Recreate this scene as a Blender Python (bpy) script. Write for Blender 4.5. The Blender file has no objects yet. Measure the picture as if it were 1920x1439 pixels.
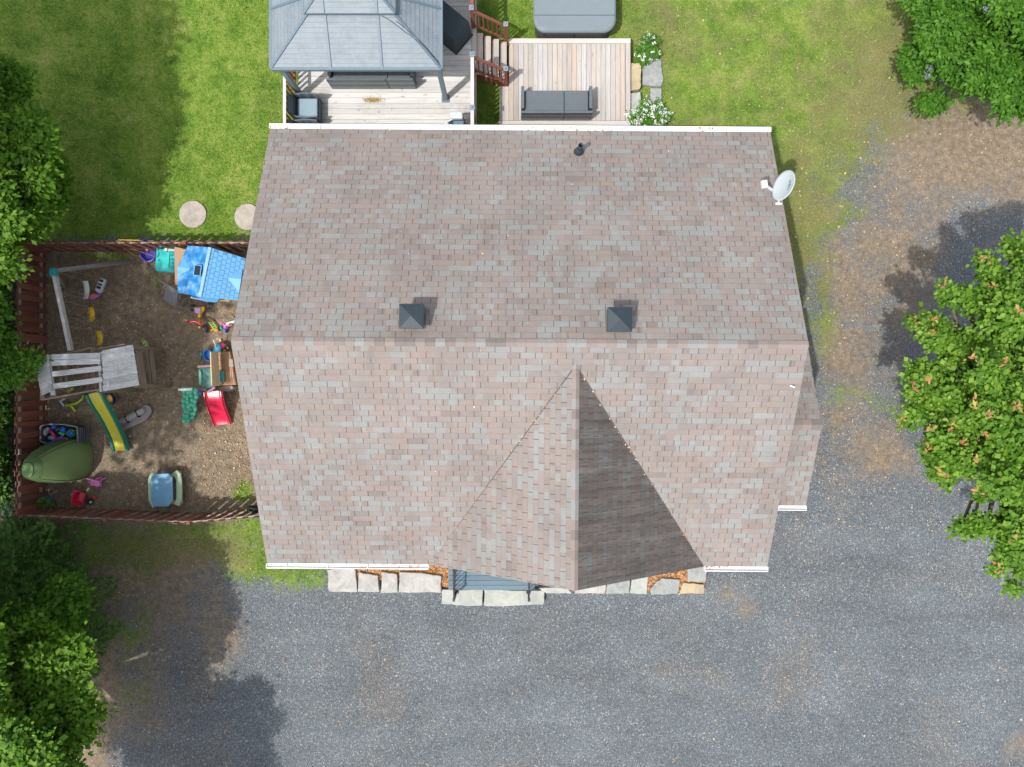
import bpy, math, random
import numpy as np
from mathutils import Vector, Matrix
R = math.radians
random.seed(7)
rng = np.random.default_rng(7)
sc = bpy.context.scene
COL = sc.collection

# ------------------------------------------------------------------ camera, sky, sun, exposure
H = 20.3                      # drone height above the ground
F = 1331.0                    # focal length in photo pixels (1920 wide)
cam_d = bpy.data.cameras.new('camera'); cam = bpy.data.objects.new('camera', cam_d); COL.objects.link(cam)
cam.location = (0, 0, H); cam.rotation_euler = (0, 0, 0)
cam_d.sensor_width = 36; cam_d.lens = 36 * F / 1920; cam_d.clip_end = 2000
sc.camera = cam
SUN_ELEV = R(61.0); SDX, SDY = 0.41, 0.37       # shadow offset per metre of height
w = bpy.data.worlds.new('World'); sc.world = w; w.use_nodes = True
nt = w.node_tree; bg = nt.nodes['Background']
sky = nt.nodes.new('ShaderNodeTexSky'); sky.sky_type = 'NISHITA'; sky.sun_disc = False
sky.sun_elevation = SUN_ELEV; sky.sun_rotation = R(229); sky.air_density = 1.0; sky.dust_density = 2.5; sky.ozone_density = 1.0
hs = nt.nodes.new('ShaderNodeHueSaturation'); hs.inputs['Saturation'].default_value = 0.45   # hazy, half clouded sky
nt.links.new(sky.outputs[0], hs.inputs['Color']); nt.links.new(hs.outputs[0], bg.inputs[0]); bg.inputs[1].default_value = 0.15
sd = bpy.data.lights.new('sun', 'SUN'); sd.energy = 2.35; sd.angle = R(0.9); sd.color = (1, 0.975, 0.935)
so = bpy.data.objects.new('sun', sd); COL.objects.link(so)
so.rotation_euler = Vector((-SDX, -SDY, 1)).to_track_quat('Z', 'Y').to_euler()
sc.view_settings.view_transform = 'Standard'; sc.view_settings.look = 'None'
sc.view_settings.exposure = 0.78; sc.view_settings.gamma = 1

def P(px, py, z=0.0):
    return Vector(((px - 960) * (H - z) / F, (719.5 - py) * (H - z) / F, z))

# ------------------------------------------------------------------ materials
class NB:
    def __init__(s, m):
        m.use_nodes = True; s.t = m.node_tree; s.n = s.t.nodes; s.l = s.t.links
        s.bsdf = s.n['Principled BSDF']
    def node(s, t, **k):
        x = s.n.new(t)
        for a, b in k.items(): setattr(x, a, b)
        return x
    def inp(s, sock, v):
        if v is None: return
        if hasattr(v, 'is_linked') or isinstance(v, bpy.types.NodeSocket): s.l.new(v, sock)
        else:
            if sock.type == 'RGBA' and len(v) == 3: v = (*v, 1)
            sock.default_value = v
    def math(s, op, a, b=None, c=None, clamp=False):
        x = s.node('ShaderNodeMath', operation=op, use_clamp=clamp)
        s.inp(x.inputs[0], a); s.inp(x.inputs[1], b); s.inp(x.inputs[2], c)
        return x.outputs[0]
    def mix(s, f, a, b, mode='MIX'):
        x = s.node('ShaderNodeMix', data_type='RGBA', blend_type=mode)
        s.inp(x.inputs[0], f); s.inp(x.inputs[6], a); s.inp(x.inputs[7], b)
        return x.outputs[2]
    def noise(s, vec, scale, detail=3, rough=0.6, dist=0):
        x = s.node('ShaderNodeTexNoise'); s.inp(x.inputs['Vector'], vec)
        x.inputs['Scale'].default_value = scale; x.inputs['Detail'].default_value = detail
        x.inputs['Roughness'].default_value = rough; x.inputs['Distortion'].default_value = dist
        return x.outputs[0]
    def voro(s, vec, scale, out='Color', feature='F1'):
        x = s.node('ShaderNodeTexVoronoi', feature=feature); s.inp(x.inputs['Vector'], vec)
        x.inputs['Scale'].default_value = scale
        return x.outputs[out]
    def ramp(s, f, stops, interp='LINEAR'):
        x = s.node('ShaderNodeValToRGB'); cr = x.color_ramp; cr.interpolation = interp
        while len(cr.elements) < len(stops): cr.elements.new(0.5)
        for e, (p, c) in zip(cr.elements, stops):
            e.position = p; e.color = (c, c, c, 1) if not hasattr(c, '__len__') else (*c, 1)
        s.inp(x.inputs[0], f); return x.outputs[0]
    def smooth(s, f, a, b):
        x = s.node('ShaderNodeMapRange', interpolation_type='SMOOTHSTEP'); s.inp(x.inputs[0], f)
        x.inputs[1].default_value = a; x.inputs[2].default_value = b
        return x.outputs[0]
    def scalev(s, vec, sc3):
        x = s.node('ShaderNodeMapping'); s.inp(x.inputs[0], vec); x.inputs[3].default_value = sc3
        return x.outputs[0]
    def sep(s, v):
        x = s.node('ShaderNodeSeparateXYZ'); s.inp(x.inputs[0], v); return x.outputs
    def comb(s, a, b, c=0.0):
        x = s.node('ShaderNodeCombineXYZ'); s.inp(x.inputs[0], a); s.inp(x.inputs[1], b); s.inp(x.inputs[2], c); return x.outputs[0]
    def pos(s): return s.node('ShaderNodeNewGeometry').outputs['Position']
    def island(s): return s.node('ShaderNodeNewGeometry').outputs['Random Per Island']
    def uv(s): return s.node('ShaderNodeTexCoord').outputs['UV']
    def bump(s, h, strength=0.5, dist=0.01):
        x = s.node('ShaderNodeBump'); x.inputs['Strength'].default_value = strength; x.inputs['Distance'].default_value = dist
        s.inp(x.inputs['Height'], h); s.l.new(x.outputs[0], s.bsdf.inputs['Normal'])
    def base(s, c, rough=0.8, spec=0.3):
        s.inp(s.bsdf.inputs['Base Color'], c); s.inp(s.bsdf.inputs['Roughness'], rough)
        s.bsdf.inputs['Specular IOR Level'].default_value = spec

MATS = {}
def M(name, col=None, rough=0.5, var=0.12, scale=6.0, spec=0.35, dirt=0.15, metal=0.0):
    """plain painted / plastic / metal surface with uneven tone, fading and dust"""
    if name in MATS: return MATS[name]
    m = bpy.data.materials.new(name); b = NB(m); p = b.pos()
    n = b.noise(p, scale, 4); n2 = b.noise(p, scale * 12, 2)
    f = b.math('ADD', b.math('MULTIPLY', n, var * 2), b.math('MULTIPLY', n2, var))
    f = b.math('ADD', f, 1 - var * 1.5)
    c = b.mix(1.0, (*col, 1), b.comb(f, f, f), 'MULTIPLY')
    c = b.mix(b.math('MULTIPLY', b.smooth(b.noise(p, scale * 2.3, 5, 0.7), 0.5, 0.75), dirt), c, (0.16, 0.13, 0.10, 1))
    b.base(c, b.math('ADD', b.math('MULTIPLY', n, 0.2), rough - 0.1), spec); b.bsdf.inputs['Metallic'].default_value = metal
    MATS[name] = m; return m

def wood(name, cols, axis='x', rough=0.85, knots=0.35, stain=0.3, stain_col=(0.07, 0.06, 0.05), grain=0.35):
    if name in MATS: return MATS[name]
    m = bpy.data.materials.new(name); b = NB(m); p = b.pos(); isl = b.island()
    st = (0.7, 14, 14) if axis == 'x' else ((14, 0.7, 14) if axis == 'y' else (9, 9, 9))
    off = b.node('ShaderNodeVectorMath', operation='ADD'); b.inp(off.inputs[0], p)
    b.inp(off.inputs[1], b.comb(b.math('MULTIPLY', isl, 31.0), b.math('MULTIPLY', isl, 17.0), 0.0))
    v = b.scalev(off.outputs[0], st)
    g = b.noise(v, 2.2, 6, 0.65, 0.6)
    c = b.ramp(isl, [(i / max(1, len(cols) - 1), q) for i, q in enumerate(cols)])
    gf = b.math('ADD', b.math('MULTIPLY', g, grain * 2), 1 - grain)
    c = b.mix(1.0, c, b.comb(gf, gf, gf), 'MULTIPLY')
    k = b.smooth(b.noise(b.scalev(off.outputs[0], (1.0, 2.2, 1) if axis == 'x' else (2.2, 1.0, 1)), 5.5, 2), 0.66, 0.74)
    c = b.mix(b.math('MULTIPLY', k, knots), c, (*stain_col, 1))
    s_ = b.smooth(b.noise(p, 1.1, 5, 0.7), 0.5, 0.75)
    c = b.mix(b.math('MULTIPLY', s_, stain), c, (*stain_col, 1))
    b.base(c, rough, 0.2); b.bump(g, 0.4, 0.004)
    MATS[name] = m; return m

def shingle(name, algae_shade=0.0):
    m = bpy.data.materials.new(name); b = NB(m); x, y, _ = b.sep(b.uv())
    wn = lambda v: (lambda q: (b.inp(q.inputs['Vector'], v), q.outputs['Value'])[1])(b.node('ShaderNodeTexWhiteNoise', noise_dimensions='3D'))
    rv = b.math('DIVIDE', y, 0.137); row = b.math('FLOOR', rv); fv = b.math('FRACT', rv)
    jit = b.math('MULTIPLY', wn(b.comb(row, 3.3, 1.0)), 0.12)
    u = b.math('ADD', b.math('ADD', b.math('DIVIDE', x, 0.328), b.math('MULTIPLY', b.math('MODULO', row, 2.0), 0.5)), jit)
    fu = b.math('FRACT', u)
    slot = b.math('GREATER_THAN', b.math('ABSOLUTE', b.math('SUBTRACT', fu, 0.5)), 0.479)
    slot = b.math('MULTIPLY', slot, b.math('GREATER_THAN', wn(b.comb(row, b.math('FLOOR', b.math('ADD', u, 0.5)), 5.0)), 0.12))
    u2 = b.math('ADD', b.math('MULTIPLY', u, 1.0), b.math('MULTIPLY', wn(b.comb(row, 9.1, 2.0)), 1.0))
    t1 = wn(b.comb(row, b.math('FLOOR', b.math('MULTIPLY', u2, 0.72)), 7.0)); t2 = wn(b.comb(row, b.math('FLOOR', b.math('MULTIPLY', u2, 2.0)), 8.0))
    sel = b.math('GREATER_THAN', wn(b.comb(row, b.math('FLOOR', b.math('MULTIPLY', u2, 2.0)), 2.5)), 0.78)
    t = b.math('ADD', b.math('MULTIPLY', t1, b.math('SUBTRACT', 1.0, sel)), b.math('MULTIPLY', t2, sel))
    c = b.ramp(t, [(0.0, (0.250, 0.245, 0.232)), (0.24, (0.238, 0.231, 0.219)), (0.33, (0.245, 0.203, 0.183)), (0.5, (0.252, 0.208, 0.187)),
                   (0.62, (0.238, 0.207, 0.191)), (0.78, (0.222, 0.186, 0.169)), (0.92, (0.240, 0.212, 0.197)), (1.0, (0.200, 0.168, 0.152))])
    p = b.pos(); c = b.mix(1.0, c, (0.95, 0.965, 0.975, 1), 'MULTIPLY')
    g = b.noise(p, 170, 2, 0.7); g2 = b.noise(p, 45, 3, 0.7)
    gf = b.math('ADD', b.math('ADD', b.math('MULTIPLY', g, 0.7), b.math('MULTIPLY', g2, 0.36)), 0.47)
    c = b.mix(1.0, c, b.comb(gf, gf, gf), 'MULTIPLY')
    c = b.mix(b.smooth(b.noise(b.comb(b.math('MULTIPLY', x, 0.5), y, 0.0), 7.0, 3, 0.6), 0.45, 0.70), c, b.mix(1.0, c, (1.0, 0.94, 0.88, 1), 'MULTIPLY'))
    wz = b.math('ADD', b.math('MULTIPLY', b.noise(p, 0.7, 6, 0.7), 0.62), 0.69)
    c = b.mix(1.0, c, b.comb(wz, wz, wz), 'MULTIPLY')
    lap = b.math('LESS_THAN', fv, 0.075)
    c = b.mix(b.math('MULTIPLY', lap, 0.17), c, (0.035, 0.03, 0.028, 1))
    c = b.mix(b.math('MULTIPLY', slot, 0.72), c, (0.03, 0.027, 0.027, 1))
    if algae_shade:
        # algae runs down the slope, over an even darkening that paints in shade
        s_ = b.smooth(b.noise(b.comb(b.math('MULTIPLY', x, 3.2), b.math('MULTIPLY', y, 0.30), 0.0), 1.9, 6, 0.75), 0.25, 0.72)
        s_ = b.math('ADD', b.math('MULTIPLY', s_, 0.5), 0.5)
        c = b.mix(b.math('MULTIPLY', s_, algae_shade), c, (0.036, 0.031, 0.028, 1))
    b.base(c, 0.92, 0.15)
    h = b.math('SUBTRACT', b.math('ADD', b.math('MULTIPLY', fv, -1.0), b.math('MULTIPLY', g, 0.15)), b.math('MULTIPLY', slot, 0.8))
    b.bump(h, 0.45, 0.006)
    return m

def foliage(name, c1, c2, c3, trans=0.35, rough=0.5):
    if name in MATS: return MATS[name]
    m = bpy.data.materials.new(name); b = NB(m); i = b.island()
    n = b.noise(b.pos(), 0.9, 3)
    t = b.math('ADD', b.math('MULTIPLY', i, 0.65), b.math('MULTIPLY', n, 0.5))
    c = b.ramp(t, [(0.1, c1), (0.55, c2), (0.95, c3)])
    b.base(c, rough, 0.18)
    tr = b.node('ShaderNodeBsdfTranslucent'); b.inp(tr.inputs[0], b.mix(1.0, c, (0.9, 1.25, 0.45, 1), 'MULTIPLY'))
    ms = b.node('ShaderNodeMixShader'); ms.inputs[0].default_value = trans
    b.l.new(b.bsdf.outputs[0], ms.inputs[1]); b.l.new(tr.outputs[0], ms.inputs[2])
    b.l.new(ms.outputs[0], b.n['Material Output'].inputs[0])
    MATS[name] = m; return m

# ------------------------------------------------------------------ object helpers
WL = {}
def setp(o, label=None, cat=None, group=None, kind=None):
    if label: o['label'] = label
    if cat: o['category'] = cat
    if group: o['group'] = group
    if kind: o['kind'] = kind
    return o
def thing(name, label, cat, loc=(0, 0, 0), group=None):
    o = bpy.data.objects.new(name, None); COL.objects.link(o); o.location = loc; o.empty_display_size = 0.2
    WL[o] = Vector(loc); return setp(o, label, cat, group)

class MB:
    def __init__(s, mtx=None): s.v = []; s.f = []; s.M = mtx; s.uv = None
    def add(s, vs, fs):
        k = len(s.v)
        for q in vs:
            q = Vector(q); s.v.append(s.M @ q if s.M else q)
        s.f += [tuple(i + k for i in f) for f in fs]; return s
    def box(s, c, d, rz=0.0, taper=1.0, rx=0.0, ry=0.0):
        x, y, z = d[0] / 2, d[1] / 2, d[2] / 2
        m = Matrix.Translation(c) @ Matrix.Rotation(rz, 4, 'Z') @ Matrix.Rotation(ry, 4, 'Y') @ Matrix.Rotation(rx, 4, 'X')
        t = taper
        vs = [m @ Vector(q) for q in ((-x, -y, -z), (x, -y, -z), (x, y, -z), (-x, y, -z), (-x * t, -y * t, z), (x * t, -y * t, z), (x * t, y * t, z), (-x * t, y * t, z))]
        return s.add(vs, [(3, 2, 1, 0), (4, 5, 6, 7), (0, 1, 5, 4), (1, 2, 6, 5), (2, 3, 7, 6), (3, 0, 4, 7)])
    def beam(s, a, b, wd, h, up=(0, 0, 1)):
        a = Vector(a); b = Vector(b); t = (b - a).normalized(); u = Vector(up)
        if abs(t.dot(u)) > 0.98: u = Vector((0, 1, 0))
        sd_ = t.cross(u).normalized(); u = sd_.cross(t).normalized(); sd_ = sd_ * wd / 2; u = u * h / 2
        vs = [a - sd_ - u, a + sd_ - u, a + sd_ + u, a - sd_ + u, b - sd_ - u, b + sd_ - u, b + sd_ + u, b - sd_ + u]
        return s.add(vs, [(0, 1, 2, 3)[::-1], (4, 5, 6, 7), (0, 1, 5, 4), (1, 2, 6, 5), (2, 3, 7, 6), (3, 0, 4, 7)])
    def tube(s, pts, r, n=8, cap=True):
        pts = [Vector(q) for q in pts]; rs = r if hasattr(r, '__len__') else [r] * len(pts)
        vs = []; fs = []; ref = Vector((0.13, 0.21, 1)).normalized()
        for i, q in enumerate(pts):
            t = (pts[min(i + 1, len(pts) - 1)] - pts[max(i - 1, 0)])
            t = t.normalized() if t.length > 1e-7 else Vector((0, 0, 1))
            a = t.cross(ref if abs(t.dot(ref)) < 0.95 else Vector((1, 0, 0))).normalized(); bb = t.cross(a)
            for k in range(n):
                an = 2 * math.pi * k / n; vs.append(q + (a * math.cos(an) + bb * math.sin(an)) * rs[i])
        for i in range(len(pts) - 1):
            for k in range(n):
                fs.append((i * n + k, i * n + (k + 1) % n, (i + 1) * n + (k + 1) % n, (i + 1) * n + k))
        if cap: fs += [tuple(range(n))[::-1], tuple((len(pts) - 1) * n + k for k in range(n))]
        return s.add(vs, fs)
    def cyl(s, c, r, h, axis='z', n=20, r2=None):
        d = {'x': Vector((1, 0, 0)), 'y': Vector((0, 1, 0)), 'z': Vector((0, 0, 1))}[axis] if isinstance(axis, str) else Vector(axis).normalized()
        c = Vector(c); return s.tube([c - d * h / 2, c + d * h / 2], [r, r if r2 is None else r2], n)
    def ball(s, c, r, nu=14, nv=8, top=1.0, bot=-1.0):
        rx, ry, rz = r if hasattr(r, '__len__') else (r, r, r); c = Vector(c); vs = []; fs = []
        for j in range(nv + 1):
            e = math.asin(max(-1, min(1, bot + (top - bot) * j / nv)))
            for i in range(nu):
                a = 2 * math.pi * i / nu; vs.append(c + Vector((rx * math.cos(a) * math.cos(e), ry * math.sin(a) * math.cos(e), rz * math.sin(e))))
        for j in range(nv):
            for i in range(nu): fs.append((j * nu + i, j * nu + (i + 1) % nu, (j + 1) * nu + (i + 1) % nu, (j + 1) * nu + i))
        fs += [tuple(range(nu))[::-1], tuple(nv * nu + k for k in range(nu))]
        return s.add(vs, fs)
    def prism(s, pts, z0, z1, inset=0.0):
        n = len(pts); c = Vector((sum(p[0] for p in pts) / n, sum(p[1] for p in pts) / n, 0))
        vs = [(p[0], p[1], z0) for p in pts]
        for p in pts:
            d = Vector((p[0], p[1], 0)) - c; L = max(d.length, 1e-6); d = d * (1 - inset / L); vs.append((c.x + d.x, c.y + d.y, z1))
        ar = sum(pts[i][0] * pts[(i + 1) % n][1] - pts[(i + 1) % n][0] * pts[i][1] for i in range(n))
        fs = [tuple(range(n))[::-1], tuple(range(n, 2 * n))] + [(i, (i + 1) % n, n + (i + 1) % n, n + i) for i in range(n)]
        if ar < 0: fs = [f[::-1] for f in fs]
        return s.add(vs, fs)
    def pprism(s, pp, z0, z1, inset=0.0): return s.prism([P(a, b, z1)[:2] for a, b in pp], z0, z1, inset)
    def sweep(s, path, prof, thick=0.012):
        """path: list of (point, side_vec, up_vec); prof: list of (side, up); open ribbon with thickness"""
        n = len(prof); vs = []; fs = []
        for (q, sv, uv_) in path:
            for a, b_ in prof: vs.append(q + sv * a + uv_ * b_)
            for a, b_ in prof: vs.append(q + sv * a + uv_ * (b_ - thick))
        m = 2 * n
        for i in range(len(path) - 1):
            for k in range(n - 1):
                fs.append((i * m + k, i * m + k + 1, (i + 1) * m + k + 1, (i + 1) * m + k))
                fs.append((i * m + n + k + 1, i * m + n + k, (i + 1) * m + n + k, (i + 1) * m + n + k + 1))
            fs.append((i * m, (i + 1) * m, (i + 1) * m + n, i * m + n))
            fs.append((i * m + n - 1, i * m + 2 * n - 1, (i + 1) * m + 2 * n - 1, (i + 1) * m + n - 1))
        for i in (0, len(path) - 1):
            for k in range(n - 1): fs.append((i * m + k, i * m + n + k, i * m + n + k + 1, i * m + k + 1))
        return s.add(vs, fs)
    def build(s, name, mat, parent=None, smooth=False, bev=0.0, uv=None, fix=False):
        me = bpy.data.meshes.new(name); me.from_pydata([tuple(q) for q in s.v], [], s.f)
        if fix:
            import bmesh
            bm = bmesh.new(); bm.from_mesh(me); bmesh.ops.recalc_face_normals(bm, faces=bm.faces); bm.to_mesh(me); bm.free()
        o = bpy.data.objects.new(name, me); COL.objects.link(o); me.materials.append(mat)
        if smooth: me.polygons.foreach_set('use_smooth', [True] * len(me.polygons))
        if uv:
            l = me.uv_layers.new(name='UVMap')
            for pl in me.polygons:
                for li in pl.loop_indices: l.data[li].uv = uv(me.vertices[me.loops[li].vertex_index].co)
        WL[o] = Vector((0, 0, 0))
        if parent is not None:
            o.parent = parent; o.location = -WL.get(parent, Vector((0, 0, 0)))
        if bev:
            bm_ = o.modifiers.new('bevel', 'BEVEL'); bm_.width = bev; bm_.segments = 2; bm_.limit_method = 'ANGLE'; bm_.angle_limit = R(40)
        return o

def fast_mesh(name, verts, tris, mat, parent=None, smooth=False):
    me = bpy.data.meshes.new(name); n = len(verts); m = len(tris)
    me.vertices.add(n); me.vertices.foreach_set('co', np.asarray(verts, dtype=np.float32).ravel())
    me.loops.add(m * 3); me.loops.foreach_set('vertex_index', np.asarray(tris, dtype=np.int32).ravel())
    me.polygons.add(m); me.polygons.foreach_set('loop_start', np.arange(0, m * 3, 3, dtype=np.int32))
    me.polygons.foreach_set('loop_total', np.full(m, 3, dtype=np.int32))
    me.update(calc_edges=True); me.validate()
    o = bpy.data.objects.new(name, me); COL.objects.link(o); me.materials.append(mat); WL[o] = Vector((0, 0, 0))
    if parent is not None: o.parent = parent; o.location = -WL.get(parent, Vector((0, 0, 0)))
    return o

def frame(px, py, z, deg=0.0):
    return Matrix.Translation(P(px, py, z)) @ Matrix.Rotation(R(deg), 4, 'Z')
def copy_tree(o, parent=None, delta=None):
    c = o.copy(); COL.objects.link(c)
    if parent is not None: c.parent = parent
    if delta is not None: c.location = o.location + Vector(delta)
    for ch in o.children: copy_tree(ch, c)
    return c
def jit_poly(pts, sub=4, amp=0.02, seed=0):
    r = random.Random(seed); out = []
    n = len(pts)
    for i in range(n):
        a = Vector(pts[i][:2]); b = Vector(pts[(i + 1) % n][:2])
        for k in range(sub):
            q = a.lerp(b, k / sub)
            q = q + Vector((r.uniform(-amp, amp), r.uniform(-amp, amp)))
            out.append((q.x, q.y))
    return out

# ------------------------------------------------------------------ ground: lawn, gravel drive and bare soil in one seamless sheet
X0, X1, Y0, Y1, ST = -17.0, 17.0, -13.0, 13.0, 0.1
gx = np.concatenate([[-600, -200, -80, -40, -24], np.arange(X0, X1 + 1e-6, ST), [24, 40, 80, 200, 600]])
gy = np.concatenate([[-600, -200, -80, -40, -20], np.arange(Y0, Y1 + 1e-6, ST), [20, 40, 80, 200, 600]])
GX, GY = np.meshgrid(gx, gy)
GPX = 960 + GX * F / H; GPY = 719.5 - GY * F / H
def inpoly(poly, x, y):
    ins = np.zeros(x.shape, bool); n = len(poly)
    for i in range(n):
        xa, ya = poly[i]; xb, yb = poly[(i + 1) % n]
        if ya == yb: continue
        c = ((ya > y) != (yb > y)) & (x < (xb - xa) * (y - ya) / (yb - ya) + xa); ins ^= c
    return ins
def blur(a, n):
    for _ in range(n):
        p = np.pad(a, 1, mode='edge'); a = (p[:-2, 1:-1] + p[2:, 1:-1] + p[1:-1, :-2] + p[1:-1, 2:] + 2 * p[1:-1, 1:-1]) / 6
    return a
def blob(cx, cy, rx, ry, v):
    return v * np.exp(-(((GPX - cx) / rx) ** 2 + ((GPY - cy) / ry) ** 2))
g = np.zeros(GX.shape); s = np.zeros(GX.shape)
for poly, v, q in [
    ([(-30000, -30000), (1100, -30000), (1100, 300), (520, 300), (500, 452), (-30000, 452)], 1.0, 0),
    ([(1000, -30000), (2600, -30000), (2600, 150), (1720, 190), (1660, 300), (1540, 370), (1480, 480), (1300, 560), (900, 560)], 0.86, 0),
    ([(130, 975), (520, 960), (560, 1085), (500, 1100), (440, 1105), (380, 1050), (280, 1075), (150, 1080)], 0.62, 0),
    ([(460, 960), (600, 960), (640, 1075), (600, 1110), (520, 1105), (450, 1060)], 0.75, 0),
    ([(1400, 400), (1505, 380), (1560, 430), (1560, 560), (1530, 720), (1400, 720)], 0.52, 0),
    ([(-30000, 452), (20, 452), (20, 960), (-30000, 960)], 0.8, 0)]:
    g = np.maximum(g, inpoly(poly, GPX, GPY) * v)
for poly, v, q in [
    ([(60, 455), (640, 455), (640, 972), (60, 972)], 1.0, 0),
    ([(1660, 150), (2300, 100), (2300, 430), (1900, 390), (1790, 370), (1640, 330)], 0.9, 0),
    ([(1590, 230), (1760, 220), (1840, 400), (1700, 400), (1600, 340)], 0.42, 0),
    ([(-900, 960), (165, 960), (200, 1200), (190, 1700), (-900, 1700)], 0.75, 0),
    ([(130, 975), (430, 975), (430, 1060), (200, 1110), (130, 1110)], 0.55, 0),
    ([(1490, 330), (1760, 330), (1760, 700), (1640, 930), (1530, 900)], 0.38, 0),
    ([(2010, -900), (4000, -900), (4000, 2600), (2010, 2600)], 0.7, 0)]:
    s = np.maximum(s, inpoly(poly, GPX, GPY) * v)
g = blur(g, 30); s = blur(s, 26)
wr_ = np.clip((GPX - 1380) / 120, 0, 1); g = g * (1 - wr_) + blur(g, 260) * wr_; s = s * (1 - wr_) + blur(s, 200) * wr_
s[(GPX > 92) & (GPX < 470) & (GPY > 474) & (GPY < 945)] = 1.0
g *= ~((GPX > 92) & (GPX < 520) & (GPY > 465) & (GPY < 950))
for a in [(1690, 770, 60, 14, 0.35), (1640, 745, 50, 20, 0.3), (1390, 1125, 45, 30, 0.30), (1560, 800, 25, 60, 0.2), (1790, 930, 80, 30, 0.25), (455, 925, 26, 26, 0.9),
          (200, 480, 60, 12, 0.7), (290, 530, 40, 40, 0.34), (255, 1300, 40, 70, 0.22), (240, 1180, 60, 60, 0.25), (1560, 1000, 30, 20, 0.1),
          (1480, 500, 20, 160, 0.35), (170, 520, 50, 20, 0.35), (60, 700, 30, 40, 0.2), (910, 215, 30, 30, 0.7), (1960, 1300, 50, 50, 0.3)]:
    g = g + blob(*a)
for a in [(1520, 430, 45, 60, 0.3), (1600, 400, 50, 30, 0.28), (1545, 600, 25, 80, 0.25), (1570, 740, 40, 40, 0.28), (360, 1040, 160, 50, 0.12), (250, 1150, 110, 60, 0.2), (240, 1290, 60, 90, 0.2), (1700, 740, 60, 50, 0.2), (1620, 640, 60, 60, 0.14)]: g = g + blob(*a)
for a in [(1660, 460, 120, 80, 0.2), (1600, 560, 70, 110, 0.16), (1740, 480, 60, 40, 0.2), (1680, 870, 90, 45, 0.34), (1560, 660, 50, 60, 0.3), (1370, 1110, 60, 40, 0.45), (1400, 1150, 30, 25, 0.4),
          (300, 1110, 150, 90, 0.55), (420, 1210, 60, 80, 0.42), (250, 1300, 110, 150, 0.58), (1560, 480, 30, 120, 0.22), (1720, 560, 60, 60, 0.2), (1600, 700, 40, 60, 0.2), (1650, 840, 70, 50, 0.25), (420, 1010, 70, 40, 0.35), (1560, 780, 40, 30, 0.3), (1910, 1400, 40, 50, 0.45),
          (920, 200, 40, 40, 0.8), (1620, 170, 60, 60, 0.2), (1280, 60, 40, 30, 0.2), (1260, 160, 30, 40, 0.25), (490, 330, 22, 60, 0.18), (1790, 900, 60, 60, 0.3), (1000, 1125, 60, 14, 0.25),
          (40, 40, 60, 60, 0.35), (280, 30, 30, 20, 0.2), (1880, 1250, 60, 25, 0.2)]:
    s = s + blob(*a)
g = np.clip(g, 0, 1); s = np.clip(s, 0, 1)

gm = bpy.data.materials.new('ground_cover'); b = NB(gm); p = b.pos()
at = b.node('ShaderNodeAttribute', attribute_name='cover'); ar, ag, ab = b.sep(at.outputs['Color'])
warp = b.noise(p, 1.6, 6, 0.68); warp2 = b.noise(p, 9.0, 4, 0.75); wsp = b.noise(p, 38.0, 2, 0.7)
def edge(a, amt, lo, hi):
    f = b.math('ADD', a, b.math('MULTIPLY', b.math('SUBTRACT', warp, 0.5), amt))
    f = b.math('ADD', f, b.math('MULTIPLY', b.math('SUBTRACT', warp2, 0.5), amt * 1.1))
    f = b.math('ADD', f, b.math('MULTIPLY', b.math('SUBTRACT', wsp, 0.5), amt * 0.7))
    return b.smooth(f, lo, hi)
fg = edge(ar, 1.15, 0.34, 0.68); fs = edge(ag, 1.0, 0.26, 0.78)
# gravel
vc = b.voro(p, 44); vr, vg_, vb = b.sep(vc); vd = b.voro(p, 44, 'Distance')
vc2 = b.voro(p, 24); wr, wg, wb = b.sep(vc2)
grav = b.ramp(vr, [(0, (0.078, 0.088, 0.098)), (0.4, (0.112, 0.127, 0.138)), (0.72, (0.142, 0.158, 0.170)), (0.94, (0.19, 0.20, 0.205)), (1.0, (0.36, 0.36, 0.35))])
grav = b.mix(b.math('MULTIPLY', b.smooth(wg, 0.965, 0.98), 0.5), grav, b.ramp(wr, [(0, (0.07, 0.08, 0.10)), (0.5, (0.22, 0.18, 0.15)), (0.8, (0.33, 0.33, 0.32)), (1.0, (0.50, 0.48, 0.45))]))
gt = b.math('ADD', b.math('MULTIPLY', b.noise(p, 0.42, 5, 0.65), 0.75), 0.66)
grav = b.mix(1.0, grav, b.comb(gt, gt, gt), 'MULTIPLY')
rt = b.math('ADD', b.math('MULTIPLY', b.noise(b.scalev(p, (0.22, 1.1, 1)), 1.3, 4, 0.6, 0.4), 0.5), 0.75)
grav = b.mix(1.0, grav, b.comb(rt, rt, rt), 'MULTIPLY')
grav = b.mix(b.smooth(b.noise(p, 0.30, 4, 0.6, 0.5), 0.52, 0.72), grav, b.mix(1.0, grav, (1.12, 1.0, 0.90, 1), 'MULTIPLY'))
grav = b.mix(1.0, grav, b.ramp(b.noise(p, 75, 2, 0.8), [(0.25, 0.6), (0.5, 1.0), (0.8, 1.4)]), 'MULTIPLY')
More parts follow.
